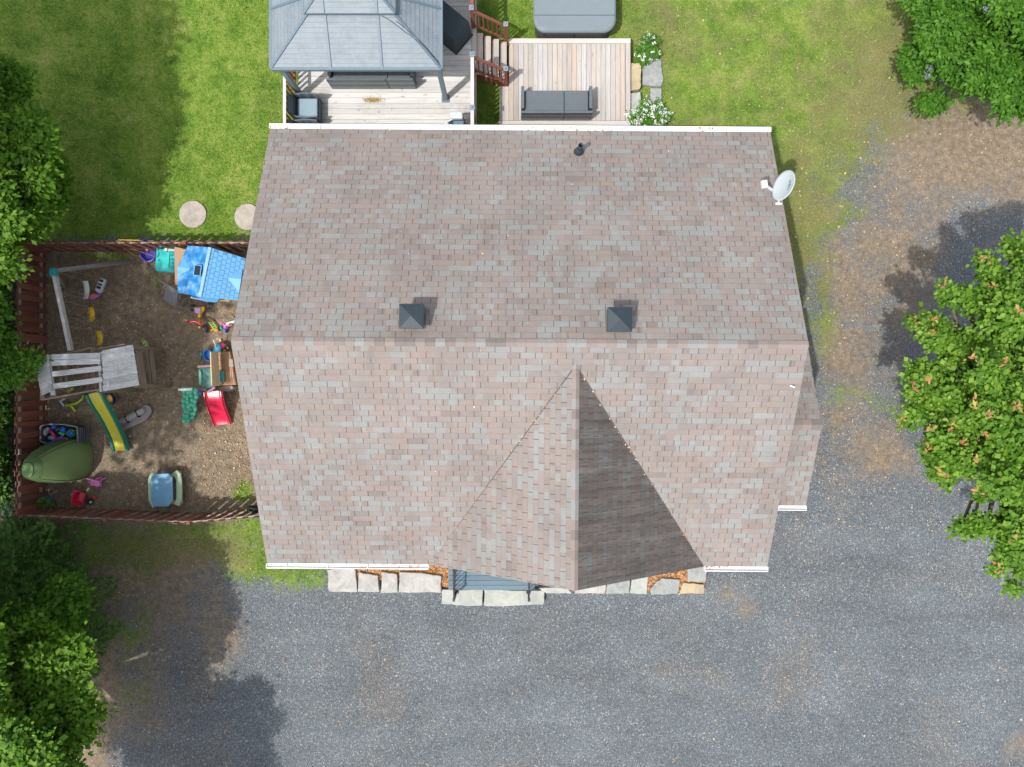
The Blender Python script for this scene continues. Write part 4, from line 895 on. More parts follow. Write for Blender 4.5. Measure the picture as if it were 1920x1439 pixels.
q = P(101, 511, 2.22); MB().box(q, (0.13, 0.19, 0.16), rz=0.1).build('beam_bracket', pl('bracket_teal', (0.01, 0.22, 0.22)), ps, bev=0.01)
# slide
def slide(path_px, zs, halfw, wall, bedmat, wallmat, parent, lipw=0.05):
    pts = [P(a, e, z) for (a, e), z in zip(path_px, zs)]
    # resample
    fine = []
    for i in range(len(pts) - 1):
        p0 = pts[max(i - 1, 0)]; p1 = pts[i]; p2 = pts[i + 1]; p3 = pts[min(i + 2, len(pts) - 1)]
        for k in range(6):
            t = k / 6; fine.append(0.5 * ((2 * p1) + (p2 - p0) * t + (2 * p0 - 5 * p1 + 4 * p2 - p3) * t * t + (3 * p1 - p0 - 3 * p2 + p3) * t ** 3))
    fine.append(pts[-1]); path = []
    for i, q in enumerate(fine):
        t = (fine[min(i + 1, len(fine) - 1)] - fine[max(i - 1, 0)]).normalized(); sv = t.cross(Vector((0, 0, 1))).normalized(); path.append((q, sv, sv.cross(t).normalized()))
    hw = halfw
    o = MB().sweep(path, [(-hw, 0.02), (-hw * 0.75, 0.0), (hw * 0.75, 0), (hw, 0.02)]).build('slide', bedmat, parent, smooth=False)
    for sg in (-1, 1):
        pr = [(sg * (hw + 0.002), 0.0), (sg * (hw + 0.02), wall), (sg * (hw + lipw), wall), (sg * (hw + lipw + 0.02), wall - 0.05), (sg * (hw + lipw + 0.035), 0.0)]
        if sg < 0: pr = pr[::-1]
        MB().sweep(path, pr).build('slide_edge', wallmat, o, smooth=False)
    return o
slide([(176, 737), (186, 757), (199, 778), (211, 801), (221, 823), (227, 845)], [1.25, 1.12, 0.86, 0.55, 0.27, 0.12], 0.145, 0.07, p_lemon, p_green, ps, 0.075)
# swings hanging from the beam
def swing(px, py, mat, label, ln=0.40, dz=0.0, name='swing_seat'):
    c = P(px, py, 0.42 + dz); t = thing(name, label, 'swing', c, 'swings hanging from the grey beam'); wv_ = []
    for i in range(13):
        a = -1 + 2 * i / 12; q = c + Vector((-0.035 * (1 - a * a), a * ln / 2, -0.02 + 0.14 * a * a)); wv_.append((q, Vector((1, 0.1, 0)).normalized(), Vector((0, 0, 1))))
    MB().sweep([(q, s_, u_) for q, s_, u_ in wv_], [(-0.075, 0.0), (0, -0.006), (0.075, 0.0)], 0.012).build('belt', mat, t, smooth=True)
    for s_ in (-1, 1):
        e = c + Vector((0, s_ * ln / 2, 0.12)); bx_ = P(101 + (py - 508) * 0.215, 0, 2.1).x
        tp = Vector((bx_, e.y, 2.08)); m_ = MB(); n = 30
        m_.tube([e.lerp(tp, k / n) + Vector((0.004 * (-1) ** k, 0, 0)) for k in range(n + 1)], 0.006, 5); m_.build('chain', chain_m, t)
swing(174, 591, p_yel, 'yellow belt swing nearer the white one'); swing(189, 635, p_yel, 'yellow belt swing closest to the slatted playset')
t = swing(164, 545, p_white, 'white belt swing nearest the teal beam bracket', 0.5)
# toys near the swings
def Tt(name, label, cat, px, py, z=0.0, group=None): return thing(name, label, cat, P(px, py, z), group)
t = Tt('bucket_swing', 'pale blue grey toddler swing seat with dark slots hanging beside the white swing', 'swing', 191, 536)
fm_ = frame(191, 536, 0.45, -22)
MB(fm_).prism(rrect(0, 0, 0.19, 0.44, 0.07), 0, 0.10, 0.02).build('shell', p_lgrey, t, bev=0.02)
for yy, hh in ((0.13, 0.06), (0.02, 0.05), (-0.07, 0.07)): MB(fm_).box((0, yy, 0.105), (0.11, hh, 0.015)).build('slot', p_black, t, bev=0.005)
MB(fm_).tube([(0, 0.2, 0.1), (-0.5, 0.1, 1.5)], 0.005, 5).build('rope', chain_m, t)
t = Tt('toy_horse', 'small pink and purple toy lying between the white and slotted swings', 'toy', 178, 557)
fm_ = frame(178, 556, 0.06, 20)
MB(fm_).ball((0, 0, 0.03), (0.17, 0.07, 0.06)).ball((-0.12, 0.03, 0.02), (0.06, 0.05, 0.05)).build('body', p_pink, t, smooth=True)
MB(fm_).ball((0.15, 0.02, 0.03), (0.07, 0.07, 0.06)).build('wheel', p_violet, t, smooth=True); MB(fm_).ball((-0.02, 0.04, 0.07), (0.09, 0.04, 0.03)).build('saddle', p_orange, t, smooth=True)
# blue sled with rope
t = Tt('snow_sled', 'purple blue plastic sled with yellow rope against the upper fence', 'sled', 280, 472)
fm_ = frame(281, 472, 0.02, 20); hull = MB(fm_)
N = 28
def oval(a, b_, z, k=0.0): return [((a + k * math.sin(t_)) * math.cos(t_), b_ * math.sin(t_), z) for t_ in [2 * math.pi * i / N for i in range(N)]]
def bowl(mb, rings, close_bottom=True):
    vs = [q for r_ in rings for q in r_]; n = len(rings[0]); fs = []
    for j in range(len(rings) - 1):
        for i in range(n): fs.append((j * n + i, j * n + (i + 1) % n, (j + 1) * n + (i + 1) % n, (j + 1) * n + i))
    if close_bottom: fs.append(tuple((len(rings) - 1) * n + i for i in range(n)))
    mb.add(vs, fs)
bowl(hull, [oval(0.20, 0.30, 0.0, -0.02), oval(0.235, 0.34, 0.18, -0.03), oval(0.20, 0.305, 0.19, -0.03), oval(0.165, 0.25, 0.05, -0.02)]); hull.build('hull', p_purple, t, bev=0.006, fix=True)
MB().tube([P(215, 455, 0.9), P(240, 466, 0.5), P(262, 472, 0.25), P(290, 481, 0.1), P(274, 484, 0.04), P(250, 478, 0.03), P(232, 465, 0.2), P(218, 456, 0.88), P(222, 450, 1.2), P(262, 451, 1.22), P(272, 459, 0.3)], 0.009, 6).build('rope', p_yel, t)
t = Tt('toy_figure', 'small orange toy animal sitting in the blue sled', 'toy', 278, 466, 0.2)
fm_ = frame(278, 466, 0.22, 60); MB(fm_).ball((0, 0, 0), (0.10, 0.035, 0.04)).ball((0.09, 0.02, 0.02), 0.035).ball((-0.03, 0.06, 0), (0.03, 0.05, 0.03)).build('body', p_orange, t, smooth=True)
# teal activity table
t = Tt('activity_table', 'bright teal plastic sand table tucked beside the blue roofed playhouse', 'toy table', 325, 490)
fm_ = frame(325, 491, 0, -4)
tb = MB(fm_); tb.prism(rrect(0, 0, 0.62, 0.72, 0.10), 0.28, 0.40).build('tray', p_teal, t, bev=0.02)
MB(fm_).prism(rrect(-0.02, 0.03, 0.22, 0.50, 0.03), 0.402, 0.43).build('channel', pl('bright_teal', (0.03, 0.50, 0.47)), t, bev=0.01)
m_ = MB(fm_); rr = random.Random(4)
for i in range(26):
    xx = rr.choice((-0.20, 0.20)) + rr.uniform(-0.07, 0.07); yy = rr.uniform(-0.12, 0.26); m_.ball((xx, yy, 0.405), (0.028, 0.028, 0.014), 7, 4)
m_.build('pebble_relief', pl('pebble_teal', (0.01, 0.28, 0.27)), t, smooth=True)  # raised pebbles in a deeper teal than the tray
m_ = MB(fm_)
for sx in (-1, 1):
    for sy in (-1, 1): m_.cyl((sx * 0.24, sy * 0.28, 0.14), 0.04, 0.28)
m_.build('leg', p_teal, t, smooth=False)
t = Tt('toy_truck', 'white and grey toy truck lying on the teal table', 'toy', 324, 469, 0.42)
fm_ = frame(324, 470, 0.42, -5); MB(fm_).box((0, 0, 0.05), (0.20, 0.07, 0.06)).build('bed', p_lgrey, t, bev=0.01); MB(fm_).box((-0.15, 0.0, 0.06), (0.08, 0.08, 0.08)).build('cab', p_white, t, bev=0.015)
m_ = MB(fm_)
for xx in (-0.14, 0.0, 0.08):
    for yy in (-0.045, 0.045): m_.cyl((xx, yy, 0.025), 0.025, 0.02, 'y', 10)
m_.build('wheel', p_black, t)
t = Tt('toy_digger', 'yellow toy digger on the teal table by the playhouse roof', 'toy', 340, 469, 0.42)
fm_ = frame(340, 470, 0.42, 20); MB(fm_).box((0, 0, 0.04), (0.12, 0.08, 0.06)).beam((0.03, 0, 0.07), (0.06, 0.10, 0.16), 0.02, 0.02).box((0.07, 0.12, 0.13), (0.06, 0.04, 0.05)).build('body', p_yel, t, bev=0.006)
# playhouse
t = Tt('playhouse', 'plastic playhouse with big blue tiled roof in the corner by the house', 'playhouse', 395, 512)
zr_, ze1 = 1.55, 1.22
A = P(352, 461, ze1); B = P(394, 464, zr_); C_ = P(461, 485, ze1); D = P(446, 564, ze1); E = P(375, 557, zr_); G = P(333, 549, ze1)
A2 = P(338, 470, ze1)
def solid(mb, name, mat, parent, th=0.03, uv=None):
    o = mb.build(name, mat, parent, fix=False); md = o.modifiers.new('solid', 'SOLIDIFY'); md.thickness = th; md.offset = -1; return o
pw_ = bpy.data.materials.new('worn_blue_roof'); b = NB(pw_); q_ = b.noise(b.pos(), 4.5, 3, 0.5)
b.base(b.ramp(q_, [(0.38, (0.020, 0.155, 0.40)), (0.52, (0.055, 0.235, 0.50)), (0.68, (0.19, 0.38, 0.60))]), 0.4, 0.4)
m_ = MB(); m_.add([G, E, B, A, P(333, 500, ze1)], [(0, 1, 2, 3, 4)]); solid(m_, 'roof', pw_, t)
m_ = MB(); m_.add([E, D, C_, B], [(0, 1, 2, 3)]); solid(m_, 'roof', pl('joint_blue', (0.06, 0.20, 0.40)), t)  # darker blue base seen in the joints between the tiles
m_ = MB(); nr = 8; ncol = 9
up_ = Vector((0, 0, 0.006))
for i in range(nr):
    for j in range(ncol):
        so_ = (0.5 / ncol if i % 2 else 0)
        u0_, u1_ = i / nr + 0.008, (i + 1) / nr - 0.004; v0_, v1_ = max(0, (j - 0.5 * (i % 2)) / ncol + 0.006), min(1, (j + 1 - 0.5 * (i % 2)) / ncol - 0.006)
        if v1_ - v0_ < 0.02: continue
        f_ = lambda u, v: (E.lerp(B, v)).lerp(D.lerp(C_, v), u) + up_
        m_.add([f_(u0_, v0_), f_(u1_, v0_), f_(u1_, v1_), f_(u0_, v1_)], [(0, 1, 2, 3)])
    so_ = 0
m_.build('roof_tiles', p_blue_l, t)
MB().beam(E + Vector((0, 0, 0.01)), B + Vector((0, 0, 0.01)), 0.09, 0.03).build('roof_ridge', pl('ridge_blue', (0.22, 0.40, 0.62)), t, bev=0.01)
m_ = MB(); a_, b2, c2, d2 = P(332, 501, ze1 + 0.0), P(357, 504, 1.36), P(334, 523, ze1 + 0.0), P(347, 484, 1.27); pk = P(332.5, 501, 1.36)
m_.add([pk, b2, c2], [(0, 2, 1)]); m_.add([pk, d2, b2], [(0, 2, 1)]); solid(m_, 'dormer', p_blue_l, t, 0.01)
m_ = MB(); pk2 = P(452, 524, 1.36); m_.add([pk2, P(427, 521, 1.36), P(448, 550, 1.22)], [(0, 1, 2)]); m_.add([pk2, P(455, 502, 1.23), P(427, 521, 1.36)], [(0, 1, 2)]); solid(m_, 'dormer', p_blue_l, t, 0.01)
sk = MB(); kq = [P(366, 497.5, 1.452), P(378.5, 498.5, 1.545), P(376, 518, 1.545), P(363.5, 516.5, 1.452)]
sk.add([q + Vector((0, 0, 0.02)) for q in kq], [(0, 3, 2, 1)]); sk.build('skylight', glass, t)
m_ = MB()
for i in range(4): m_.beam(kq[i] + Vector((0, 0, 0.02)), kq[(i + 1) % 4] + Vector((0, 0, 0.02)), 0.02, 0.02)
m_.build('skylight_frame', p_blue_l, t)
wp = [P(345, 470, 0.6)[:2], P(443, 492, 0.6)[:2], P(432, 552, 0.6)[:2], P(346, 540, 0.6)[:2]]
MB().prism(wp, 0, 1.18).build('wall', p_tan, t, bev=0.02)
MB().pprism([(359, 551), (412, 559), (408, 566), (398, 567), (380, 564), (358, 558)], 1.12, 1.20).build('awning', p_blue, t, bev=0.02)
MB().pprism([(358, 556), (390, 563), (388, 566), (357, 559)], 1.02, 1.09).build('window_shelf', p_white, t, bev=0.01)
MB().pprism([(412, 558), (432, 561), (430, 566), (405, 564)], 0.8, 0.9).build('window_shelf', p_tan, t, bev=0.01)
t = Tt('sand_toy_lid', 'red curved plastic lid leaning on the fence behind the playhouse', 'toy', 380, 458)
m_ = MB(); m_.ball(P(381, 466, 0.5), (0.25, 0.03, 0.45), 20, 10); m_.build('lid', p_red, t, smooth=True)
t = Tt('sandbox_lid', 'rounded tan plastic panel leaning between playhouse and fence', 'toy', 410, 467)
m_ = MB(); m_.box(P(409, 468, 0.45), (0.48, 0.04, 0.9), rz=-0.25); m_.build('panel', p_tan, t, bev=0.02)
# folding chair
t = Tt('folding_chair', 'grey folding camp chair lying beside the playhouse', 'chair', 326, 550)
z = 0.45
m_ = MB(); m_.add([P(313, 535, z + 0.35), P(335, 548, z + 0.25), P(330, 573, z), P(306, 562, z)], [(0, 3, 2, 1)]); o = solid(m_, 'seat', M('sling_fabric', (0.17, 0.17, 0.175), 0.8, 0.12, 8), t, 0.01)
m_ = MB(); m_.tube([P(296, 522, 0.8), P(300, 527, 0.8), P(335, 546, 0.75), P(338, 552, 0.6)], 0.016, 8); m_.tube([P(309, 535, 0.7), P(300, 557, 0.1)], 0.015, 8)
m_.tube([P(338, 553, 0.6), P(332, 578, 0.1)], 0.016, 8); m_.tube([P(332, 575, 0.4), P(347, 577, 0.1), P(354, 570, 0.1), P(358, 558, 0.1)], 0.014, 8); m_.tube([P(305, 562, 0.45), P(332, 576, 0.45)], 0.014, 8)
m_.build('frame', M('grey_tube', (0.22, 0.22, 0.24), 0.4), t, smooth=True)
# tricycle
def wheel(parent, c, r, wd, axis, mat=p_black, hub=p_lgrey):
    o = MB().cyl(c, r, wd, axis, 20).build('wheel', mat, parent, bev=0.01); MB().cyl(c, r * 0.45, wd + 0.012, axis, 14).build('hub', hub, o)
t = Tt('tricycle', 'yellow and red toy tricycle with pale pink seat below the playhouse', 'tricycle', 384, 595)
fm_ = frame(380, 582, 0, 0)
MB(fm_).prism([(-0.17, 0.07), (0.16, 0.10), (0.14, -0.02), (0.05, -0.13), (0.03, -0.26), (-0.05, -0.26), (-0.06, -0.12), (-0.16, -0.02)], 0.14, 0.24, 0.02).build('body', p_yel, t, bev=0.03)
MB(fm_).prism(rrect(-0.02, -0.03, 0.19, 0.19, 0.06), 0.24, 0.30, 0.02).build('seat', p_lilac, t, bev=0.02)
MB(fm_).tube([(-0.01, -0.24, 0.2), (0.02, -0.34, 0.25), (0.04, -0.42, 0.3)], 0.04, 10).build('stem', p_orange, t, smooth=True)
MB(fm_).tube([(-0.26, -0.38, 0.45), (-0.1, -0.37, 0.48), (0.0, -0.36, 0.46), (0.12, -0.41, 0.46), (0.2, -0.47, 0.44)], 0.028, 10).build('handlebar', p_red, t, smooth=True)
for a in ((-0.26, 0.06, 0.10), (0.24, 0.11, 0.10)): wheel(t, fm_ @ Vector(a), 0.10, 0.07, (0.9, -0.25, 0), p_dgrey)
wheel(t, fm_ @ Vector((0.11, -0.54, 0.12)), 0.12, 0.06, (0.8, 0.5, 0), p_dgrey)
MB(fm_).box((-0.04, -0.50, 0.13), (0.08, 0.06, 0.03), rz=0.4).build('pedal', p_yel, t, bev=0.01)
t = Tt('toy_walker', 'lime green and yellow push toy between tricycle and pink scooter', 'toy', 402, 612)
fm_ = frame(402, 611, 0.03, 35)
m_ = MB(fm_); 
for s_ in (-0.045, 0.045): m_.beam((s_, -0.17, 0.08), (s_, 0.15, 0.08), 0.03, 0.04)
for k in range(4): m_.beam((-0.045, -0.1 + k * 0.07, 0.08), (0.045, -0.1 + k * 0.07, 0.08), 0.02, 0.02)
m_.build('frame', p_lime, t, bev=0.008); MB(fm_).ball((0.01, -0.17, 0.1), (0.06, 0.06, 0.05)).ball((-0.11, -0.08, 0.05), (0.05, 0.035, 0.04)).build('bumper', p_orange, t, smooth=True)
t = Tt('toy_ball', 'tiny turquoise ball next to the pink scooter', 'ball', 414.5, 615)
MB().ball(P(414.5, 615.5, 0.04), 0.045).build('ball', p_teal, t, smooth=True)
t = Tt('toy_scooter', 'pink toy scooter with blue wheel half under the roof edge', 'scooter', 424, 614)
MB().tube([P(408.5, 599, 0.5), P(413, 605, 0.52), P(421, 610, 0.52), P(428, 611, 0.52), P(437, 611, 0.5)], 0.018, 8).build('handlebar', p_pink, t, smooth=True)
MB().tube([P(423, 611, 0.5), P(424, 617, 0.12)], 0.03, 8).ball(P(423, 613, 0.3), (0.06, 0.06, 0.08)).build('stem', p_pink, t, smooth=True)
wheel(t, P(423, 619, 0.09), 0.09, 0.04, (1, 0.2, 0), p_ink); MB().box(P(433, 606, 0.1), (0.28, 0.09, 0.05), rz=0.3).build('deck', p_white, t, bev=0.01)
t = Tt('toy_boat', 'small lime green plastic toy lying on bare soil above the wooden steps', 'toy', 275, 645)
fm_ = frame(275, 645, 0.01, 35); m_ = MB(fm_); bowl(m_, [oval(0.05, 0.13, 0, 0.01), oval(0.065, 0.16, 0.07, 0.01), oval(0.05, 0.14, 0.07, 0.01), oval(0.035, 0.11, 0.02)]); m_.build('hull', p_lime, t, fix=True)
MB(fm_).beam((-0.05, 0.03, 0.06), (0.05, 0.03, 0.06), 0.025, 0.02).beam((-0.05, -0.05, 0.06), (0.05, -0.05, 0.06), 0.03, 0.02).build('bench', p_lgrey, t)
# blue toy motorbike
t = Tt('ride_on_toy', 'blue and red ride on toy with dark wheel above the brown play kitchen', 'ride on toy', 412, 652)
MB().ball(P(410, 652, 0.22), (0.11, 0.13, 0.14)).ball(P(406, 658, 0.2), (0.10, 0.06, 0.09)).build('body', p_sky, t, smooth=True)
MB().ball(P(417, 648, 0.16), (0.10, 0.11, 0.10)).build('mudguard', p_red, t, smooth=True); wheel(t, P(421, 647, 0.12), 0.12, 0.07, (0.25, 1, 0), p_dgrey)
MB().tube([P(400, 638, 0.5), P(403, 645, 0.45), P(405, 652, 0.35)], 0.012, 8).build('handle', p_white, t, smooth=True)
MB().box(P(413, 638.5, 0.06), (0.06, 0.07, 0.05), rz=0.5).build('pedal', p_cream, t, bev=0.01); MB().box(P(427, 653, 0.06), (0.04, 0.08, 0.05), rz=0.5).build('pedal', p_yel, t, bev=0.01)
t = Tt('toy_shovel', 'teal toy shovel lying flat on the soil', 'toy', 377, 668)
MB().ball(P(377, 664, 0.03), (0.05, 0.06, 0.03)).tube([P(377, 667, 0.03), P(375.5, 676, 0.03)], 0.018, 8).build('shovel', pl('muted_teal', (0.06, 0.30, 0.30)), t, smooth=True)
t = Tt('toy_tub', 'bright blue plastic tub leaning at the play kitchen corner', 'toy', 393, 667)
m_ = MB(frame(394, 667, 0.02, 20)); bowl(m_, [oval(0.09, 0.13, 0), oval(0.13, 0.17, 0.14), oval(0.115, 0.155, 0.14), oval(0.08, 0.12, 0.03)]); m_.build('tub', pl('vivid_blue', (0.02, 0.22, 0.60)), t, fix=True)

# play climber
t = Tt('play_climber', 'plastic play climber with brown kitchen panel, teal floor, green climbing wall and red slide', 'play climber', 395, 705)
kz = 0.95
MB().pprism([(401, 660), (431, 659), (433, 668), (443, 722), (405, 724), (403, 700)], 0.0, 0.60).build('kitchen_panel', p_brown, t, bev=0.02)
m_ = MB(); m_.beam(P(401.5, 660, kz), P(404, 724, kz), 0.04, 0.5); m_.build('divider', p_cream, t, bev=0.02)
m_ = MB(); m_.pprism([(407, 667), (415, 667), (415.5, 675), (407.5, 675)], 0.60, 0.62).pprism([(408, 677), (416, 677), (416.5, 685), (408.5, 685)], 0.60, 0.62); m_.build('burner', p_tan, t)
MB().pprism([(409, 694), (420, 694), (421, 717), (410, 718)], 0.60, 0.66, 0.02).build('sink', p_dteal, t, bev=0.02)
MB().pprism([(427, 672), (436, 674), (438, 688), (429, 688)], 0.60, 0.615).build('cupboard', pl('pale_brown', (0.28, 0.22, 0.17)), t, bev=0.005)
m_ = MB()
for k in range(4): m_.pprism([(424 + k * 3.5, 697), (426 + k * 3.5, 697), (428 + k * 3.5, 717), (426 + k * 3.5, 717)], 0.60, 0.612)
m_.build('shutter_slats', p_tan, t)
MB().pprism([(372, 690), (402, 690), (403, 724), (390, 729), (373, 725)], 0.50, 0.58).build('floor', p_dteal, t, bev=0.01)
m_ = MB()
for (a, e) in (((378, 697), (391, 709)), ((384, 692), (397, 703)), ((378, 708), (386, 717)), ((391, 712), (380, 722))): m_.beam(P(*a, 0.583), P(*e, 0.583), 0.016, 0.008)
m_.build('floor_groove', pl('groove_teal', (0.03, 0.13, 0.13)), t)
MB().pprism([(372, 694), (376, 694), (378, 706), (376, 722), (373, 721)], 0.40, 0.64).build('floor_edge', pl('light_mint', (0.25, 0.52, 0.38)), t, bev=0.01)
for a, e, z, mt in (((371, 688), (402, 686), 0.75, p_mauve), ((357, 727), (373, 737), 0.85, p_mauve), ((390, 736), (404, 726), 0.85, p_mauve), ((335, 731), (361, 730), 0.95, p_white), ((362, 729), (388, 731), 0.6, p_mauve)):
    MB().beam(P(*a, z), P(*e, z), 0.07, 0.10).build('railing', mt, t, bev=0.02)
MB().ball(P(374, 737, 0.85), (0.06, 0.05, 0.05)).build('knob', p_ink, t, smooth=True)
MB().pprism([(405, 726), (437, 722), (440, 728), (425, 736), (412, 736)], 0.0, 0.35, 0.03).build('step', pl('dusty_grey', (0.25, 0.24, 0.21)), t, bev=0.03)
cw = MB()
for i in range(7):
    for j in range(4):
        f_ = i / 6; cx = 344.5 + j * 7.6 * (1 - 0.28 * f_) + 1.5 * math.sin(i * 1.9 + j * 2) + f_ * 2; cy = 733 + f_ * 56 + (3 - j) * -0.2 + (2 if j % 2 else -1) - (j * 3.2 * f_)
        cw.ball(P(cx, cy, 0.86 * (1 - f_) + 0.06), (0.070, 0.105, 0.055), 10, 6)
cw.build('climbing_wall', p_sea, t, smooth=True)
MB().add([P(342, 733, 0.85), P(372, 735, 0.85), P(357, 785, 0.06), P(345, 790, 0.06)], [(0, 3, 2, 1)]).build('climbing_board', pl('deep_sea_green', (0.04, 0.25, 0.17)), t)
slide([(399, 734), (402, 752), (408, 770), (414, 786), (417, 797)], [0.62, 0.55, 0.33, 0.13, 0.07], 0.205, 0.06, p_red, p_red, t, 0.03)

# lime walker, blue orange toy, sled
t = Tt('toddler_walker', 'grey and lime green toy frame half under the slatted roof', 'toy', 135, 750)
MB().tube([P(149, 738, 0.25), P(124, 745, 0.25), P(113, 753, 0.2), P(121, 762, 0.15)], 0.035, 8).build('grey_arm', p_lgrey, t, smooth=True)
MB().tube([P(155, 741, 0.3), P(154, 749, 0.25), P(143, 757, 0.2), P(123, 761, 0.15)], 0.035, 8).tube([P(123, 761, 0.12), P(134, 762, 0.15), P(142, 772, 0.06)], [0.03, 0.03, 0.045], 8).tube([P(126, 733, 0.2), P(138, 728, 0.2)], 0.05, 8).build('lime_arm', p_lime, t, smooth=True)
t = Tt('toy_bucket', 'navy toy bucket with orange inside to the right of the green slide top', 'toy', 210, 748)
m_ = MB(frame(209, 748, 0.0, 30)); bowl(m_, [oval(0.11, 0.15, 0), oval(0.14, 0.18, 0.18), oval(0.12, 0.16, 0.18), oval(0.09, 0.13, 0.08)]); m_.build('bucket', pl('navy_plastic', (0.02, 0.05, 0.13)), t, fix=True)
MB(frame(209, 748, 0.0, 30)).prism([(0.10 * math.cos(a), 0.14 * math.sin(a)) for a in [k * 0.5236 for k in range(12)]], 0.08, 0.10).build('sand', p_orange, t)
t = Tt('plastic_sled', 'long taupe plastic sled with two black straps on the soil', 'sled', 258, 779)
fm_ = frame(258, 781, 0.0, 28)
MB(fm_).prism([(-0.50, -0.19), (0.22, -0.22), (0.46, -0.10), (0.50, 0.05), (0.42, 0.15), (-0.35, 0.14), (-0.50, 0.08)], 0.02, 0.16, -0.03).build('base', p_grey, t, bev=0.03)
MB(fm_).prism([(-0.55, -0.04), (0.36, -0.07), (0.40, 0.10), (-0.50, 0.11)], 0.161, 0.28, 0.04).build('deck', pl('light_taupe', (0.31, 0.285, 0.28)), t, bev=0.03)
for xx in (-0.20, 0.14): MB(fm_).box((xx, 0.02, 0.225), (0.03, 0.23, 0.13)).build('strap', p_black, t, bev=0.01)
# toy bin
t = Tt('toy_bin', 'open dark grey storage bin full of bright toys beside the left fence', 'storage bin', 118, 815)
bz = 0.45
outer = [P(a, e, bz)[:2] for a, e in ((76, 799), (90, 796), (120, 796), (145, 801), (146, 829), (128, 833), (98, 835), (76, 828))]
m_ = MB(); n = len(outer); cxy = (sum(q[0] for q in outer) / n, sum(q[1] for q in outer) / n)
sc_p = lambda k, z: [(cxy[0] + (q[0] - cxy[0]) * k, cxy[1] + (q[1] - cxy[1]) * k, z) for q in outer]
bowl(m_, [sc_p(0.93, 0.0), sc_p(1.0, bz), sc_p(0.94, bz), sc_p(0.88, 0.08)]); m_.build('bin', p_dgrey, t, fix=True)
m_ = MB(); r_ = sc_p(1.0, bz)
for k in range(n): m_.beam(Vector(r_[k]), Vector(r_[(k + 1) % n]), 0.03, 0.03)
m_.build('rim', pl('worn_grey', (0.20, 0.21, 0.225)), t)
MB().add([P(147, 802, bz - 0.03), P(168, 801, 0.2), P(168, 829, 0.2), P(147, 829, bz - 0.03)], [(0, 3, 2, 1)]).build('lid', pl('lid_grey', (0.045, 0.052, 0.058)), t).modifiers.new('s', 'SOLIDIFY').thickness = 0.03
m_ = MB()
for k in range(5): m_.beam(P(151 + k * 3.8, 803, bz + 0.01 - 0.06 * k), P(151 + k * 3.8, 828, bz + 0.01 - 0.06 * k), 0.015, 0.02)
m_.build('lid_ribs', pl('lid_rib_grey', (0.07, 0.08, 0.088)), t)
def toy(name, label, parts, px, py, z=0.25):
    t = thing(name, label, 'toy', P(px, py, z), 'toys inside the open grey bin')
    for nm, mt, c, r_ in parts: MB().ball(P(c[0], c[1], c[2]), r_, 12, 7).build(nm, mt, t, smooth=True)
toy('toy_turtle', 'purple round toy at the bottom middle of the open bin', [('shell', p_violet, (116, 825, 0.36), (0.13, 0.10, 0.09)), ('eye', p_yel, (125, 823, 0.42), (0.025, 0.025, 0.025))], 116, 825)
toy('toy_turtle', 'green toy with blue shell near the bin lid', [('body', pl('vivid_green', (0.03, 0.42, 0.10)), (133, 813, 0.33), (0.13, 0.12, 0.07)), ('shell', p_ink, (133, 813, 0.39), (0.085, 0.085, 0.06)), ('eye', p_yel, (137, 808, 0.43), (0.02, 0.02, 0.02))], 133, 813)
toy('toy_turtle', 'small blue toy at the middle top of the open bin', [('shell', p_ink, (118, 806, 0.38), (0.08, 0.09, 0.07)), ('body', pl('vivid_green'), (116, 812, 0.33), (0.10, 0.06, 0.05))], 118, 806)
toy('toy_ball', 'small blue ball toy at the upper left of the open bin', [('ball', p_ink, (101, 801, 0.40), (0.07, 0.06, 0.06))], 102, 801)
toy('toy_box', 'pale grey tub toy in the left corner of the open bin', [('tub', p_lgrey, (83, 811, 0.30), (0.10, 0.12, 0.10)), ('lid', p_lgrey, (90, 806, 0.32), (0.08, 0.08, 0.08))], 84, 811)
toy('toy_box', 'light turquoise block toy low in the open bin', [('block', pl('pale_turquoise', (0.20, 0.42, 0.42)), (96, 821, 0.28), (0.09, 0.07, 0.06))], 96, 821)
t = thing('toy_bat', 'red toy bat lying across the open bin', 'toy', P(100, 815, 0.4), 'toys inside the open grey bin'); MB().tube([P(92, 807, 0.43), P(99, 813, 0.42), P(107, 826, 0.38)], [0.05, 0.035, 0.03], 8).build('bat', pl('crimson_plastic', (0.50, 0.02, 0.10)), t, smooth=True)
t = thing('toy_rocket', 'blue toy stick by the red bat in the bin', 'toy', P(105, 820, 0.35), 'toys inside the open grey bin'); MB().tube([P(86, 831, 0.36), P(100, 829, 0.36), P(108, 820, 0.36)], [0.03, 0.045, 0.04], 8).build('stick', pl('indigo_plastic', (0.06, 0.05, 0.50)), t, smooth=True)

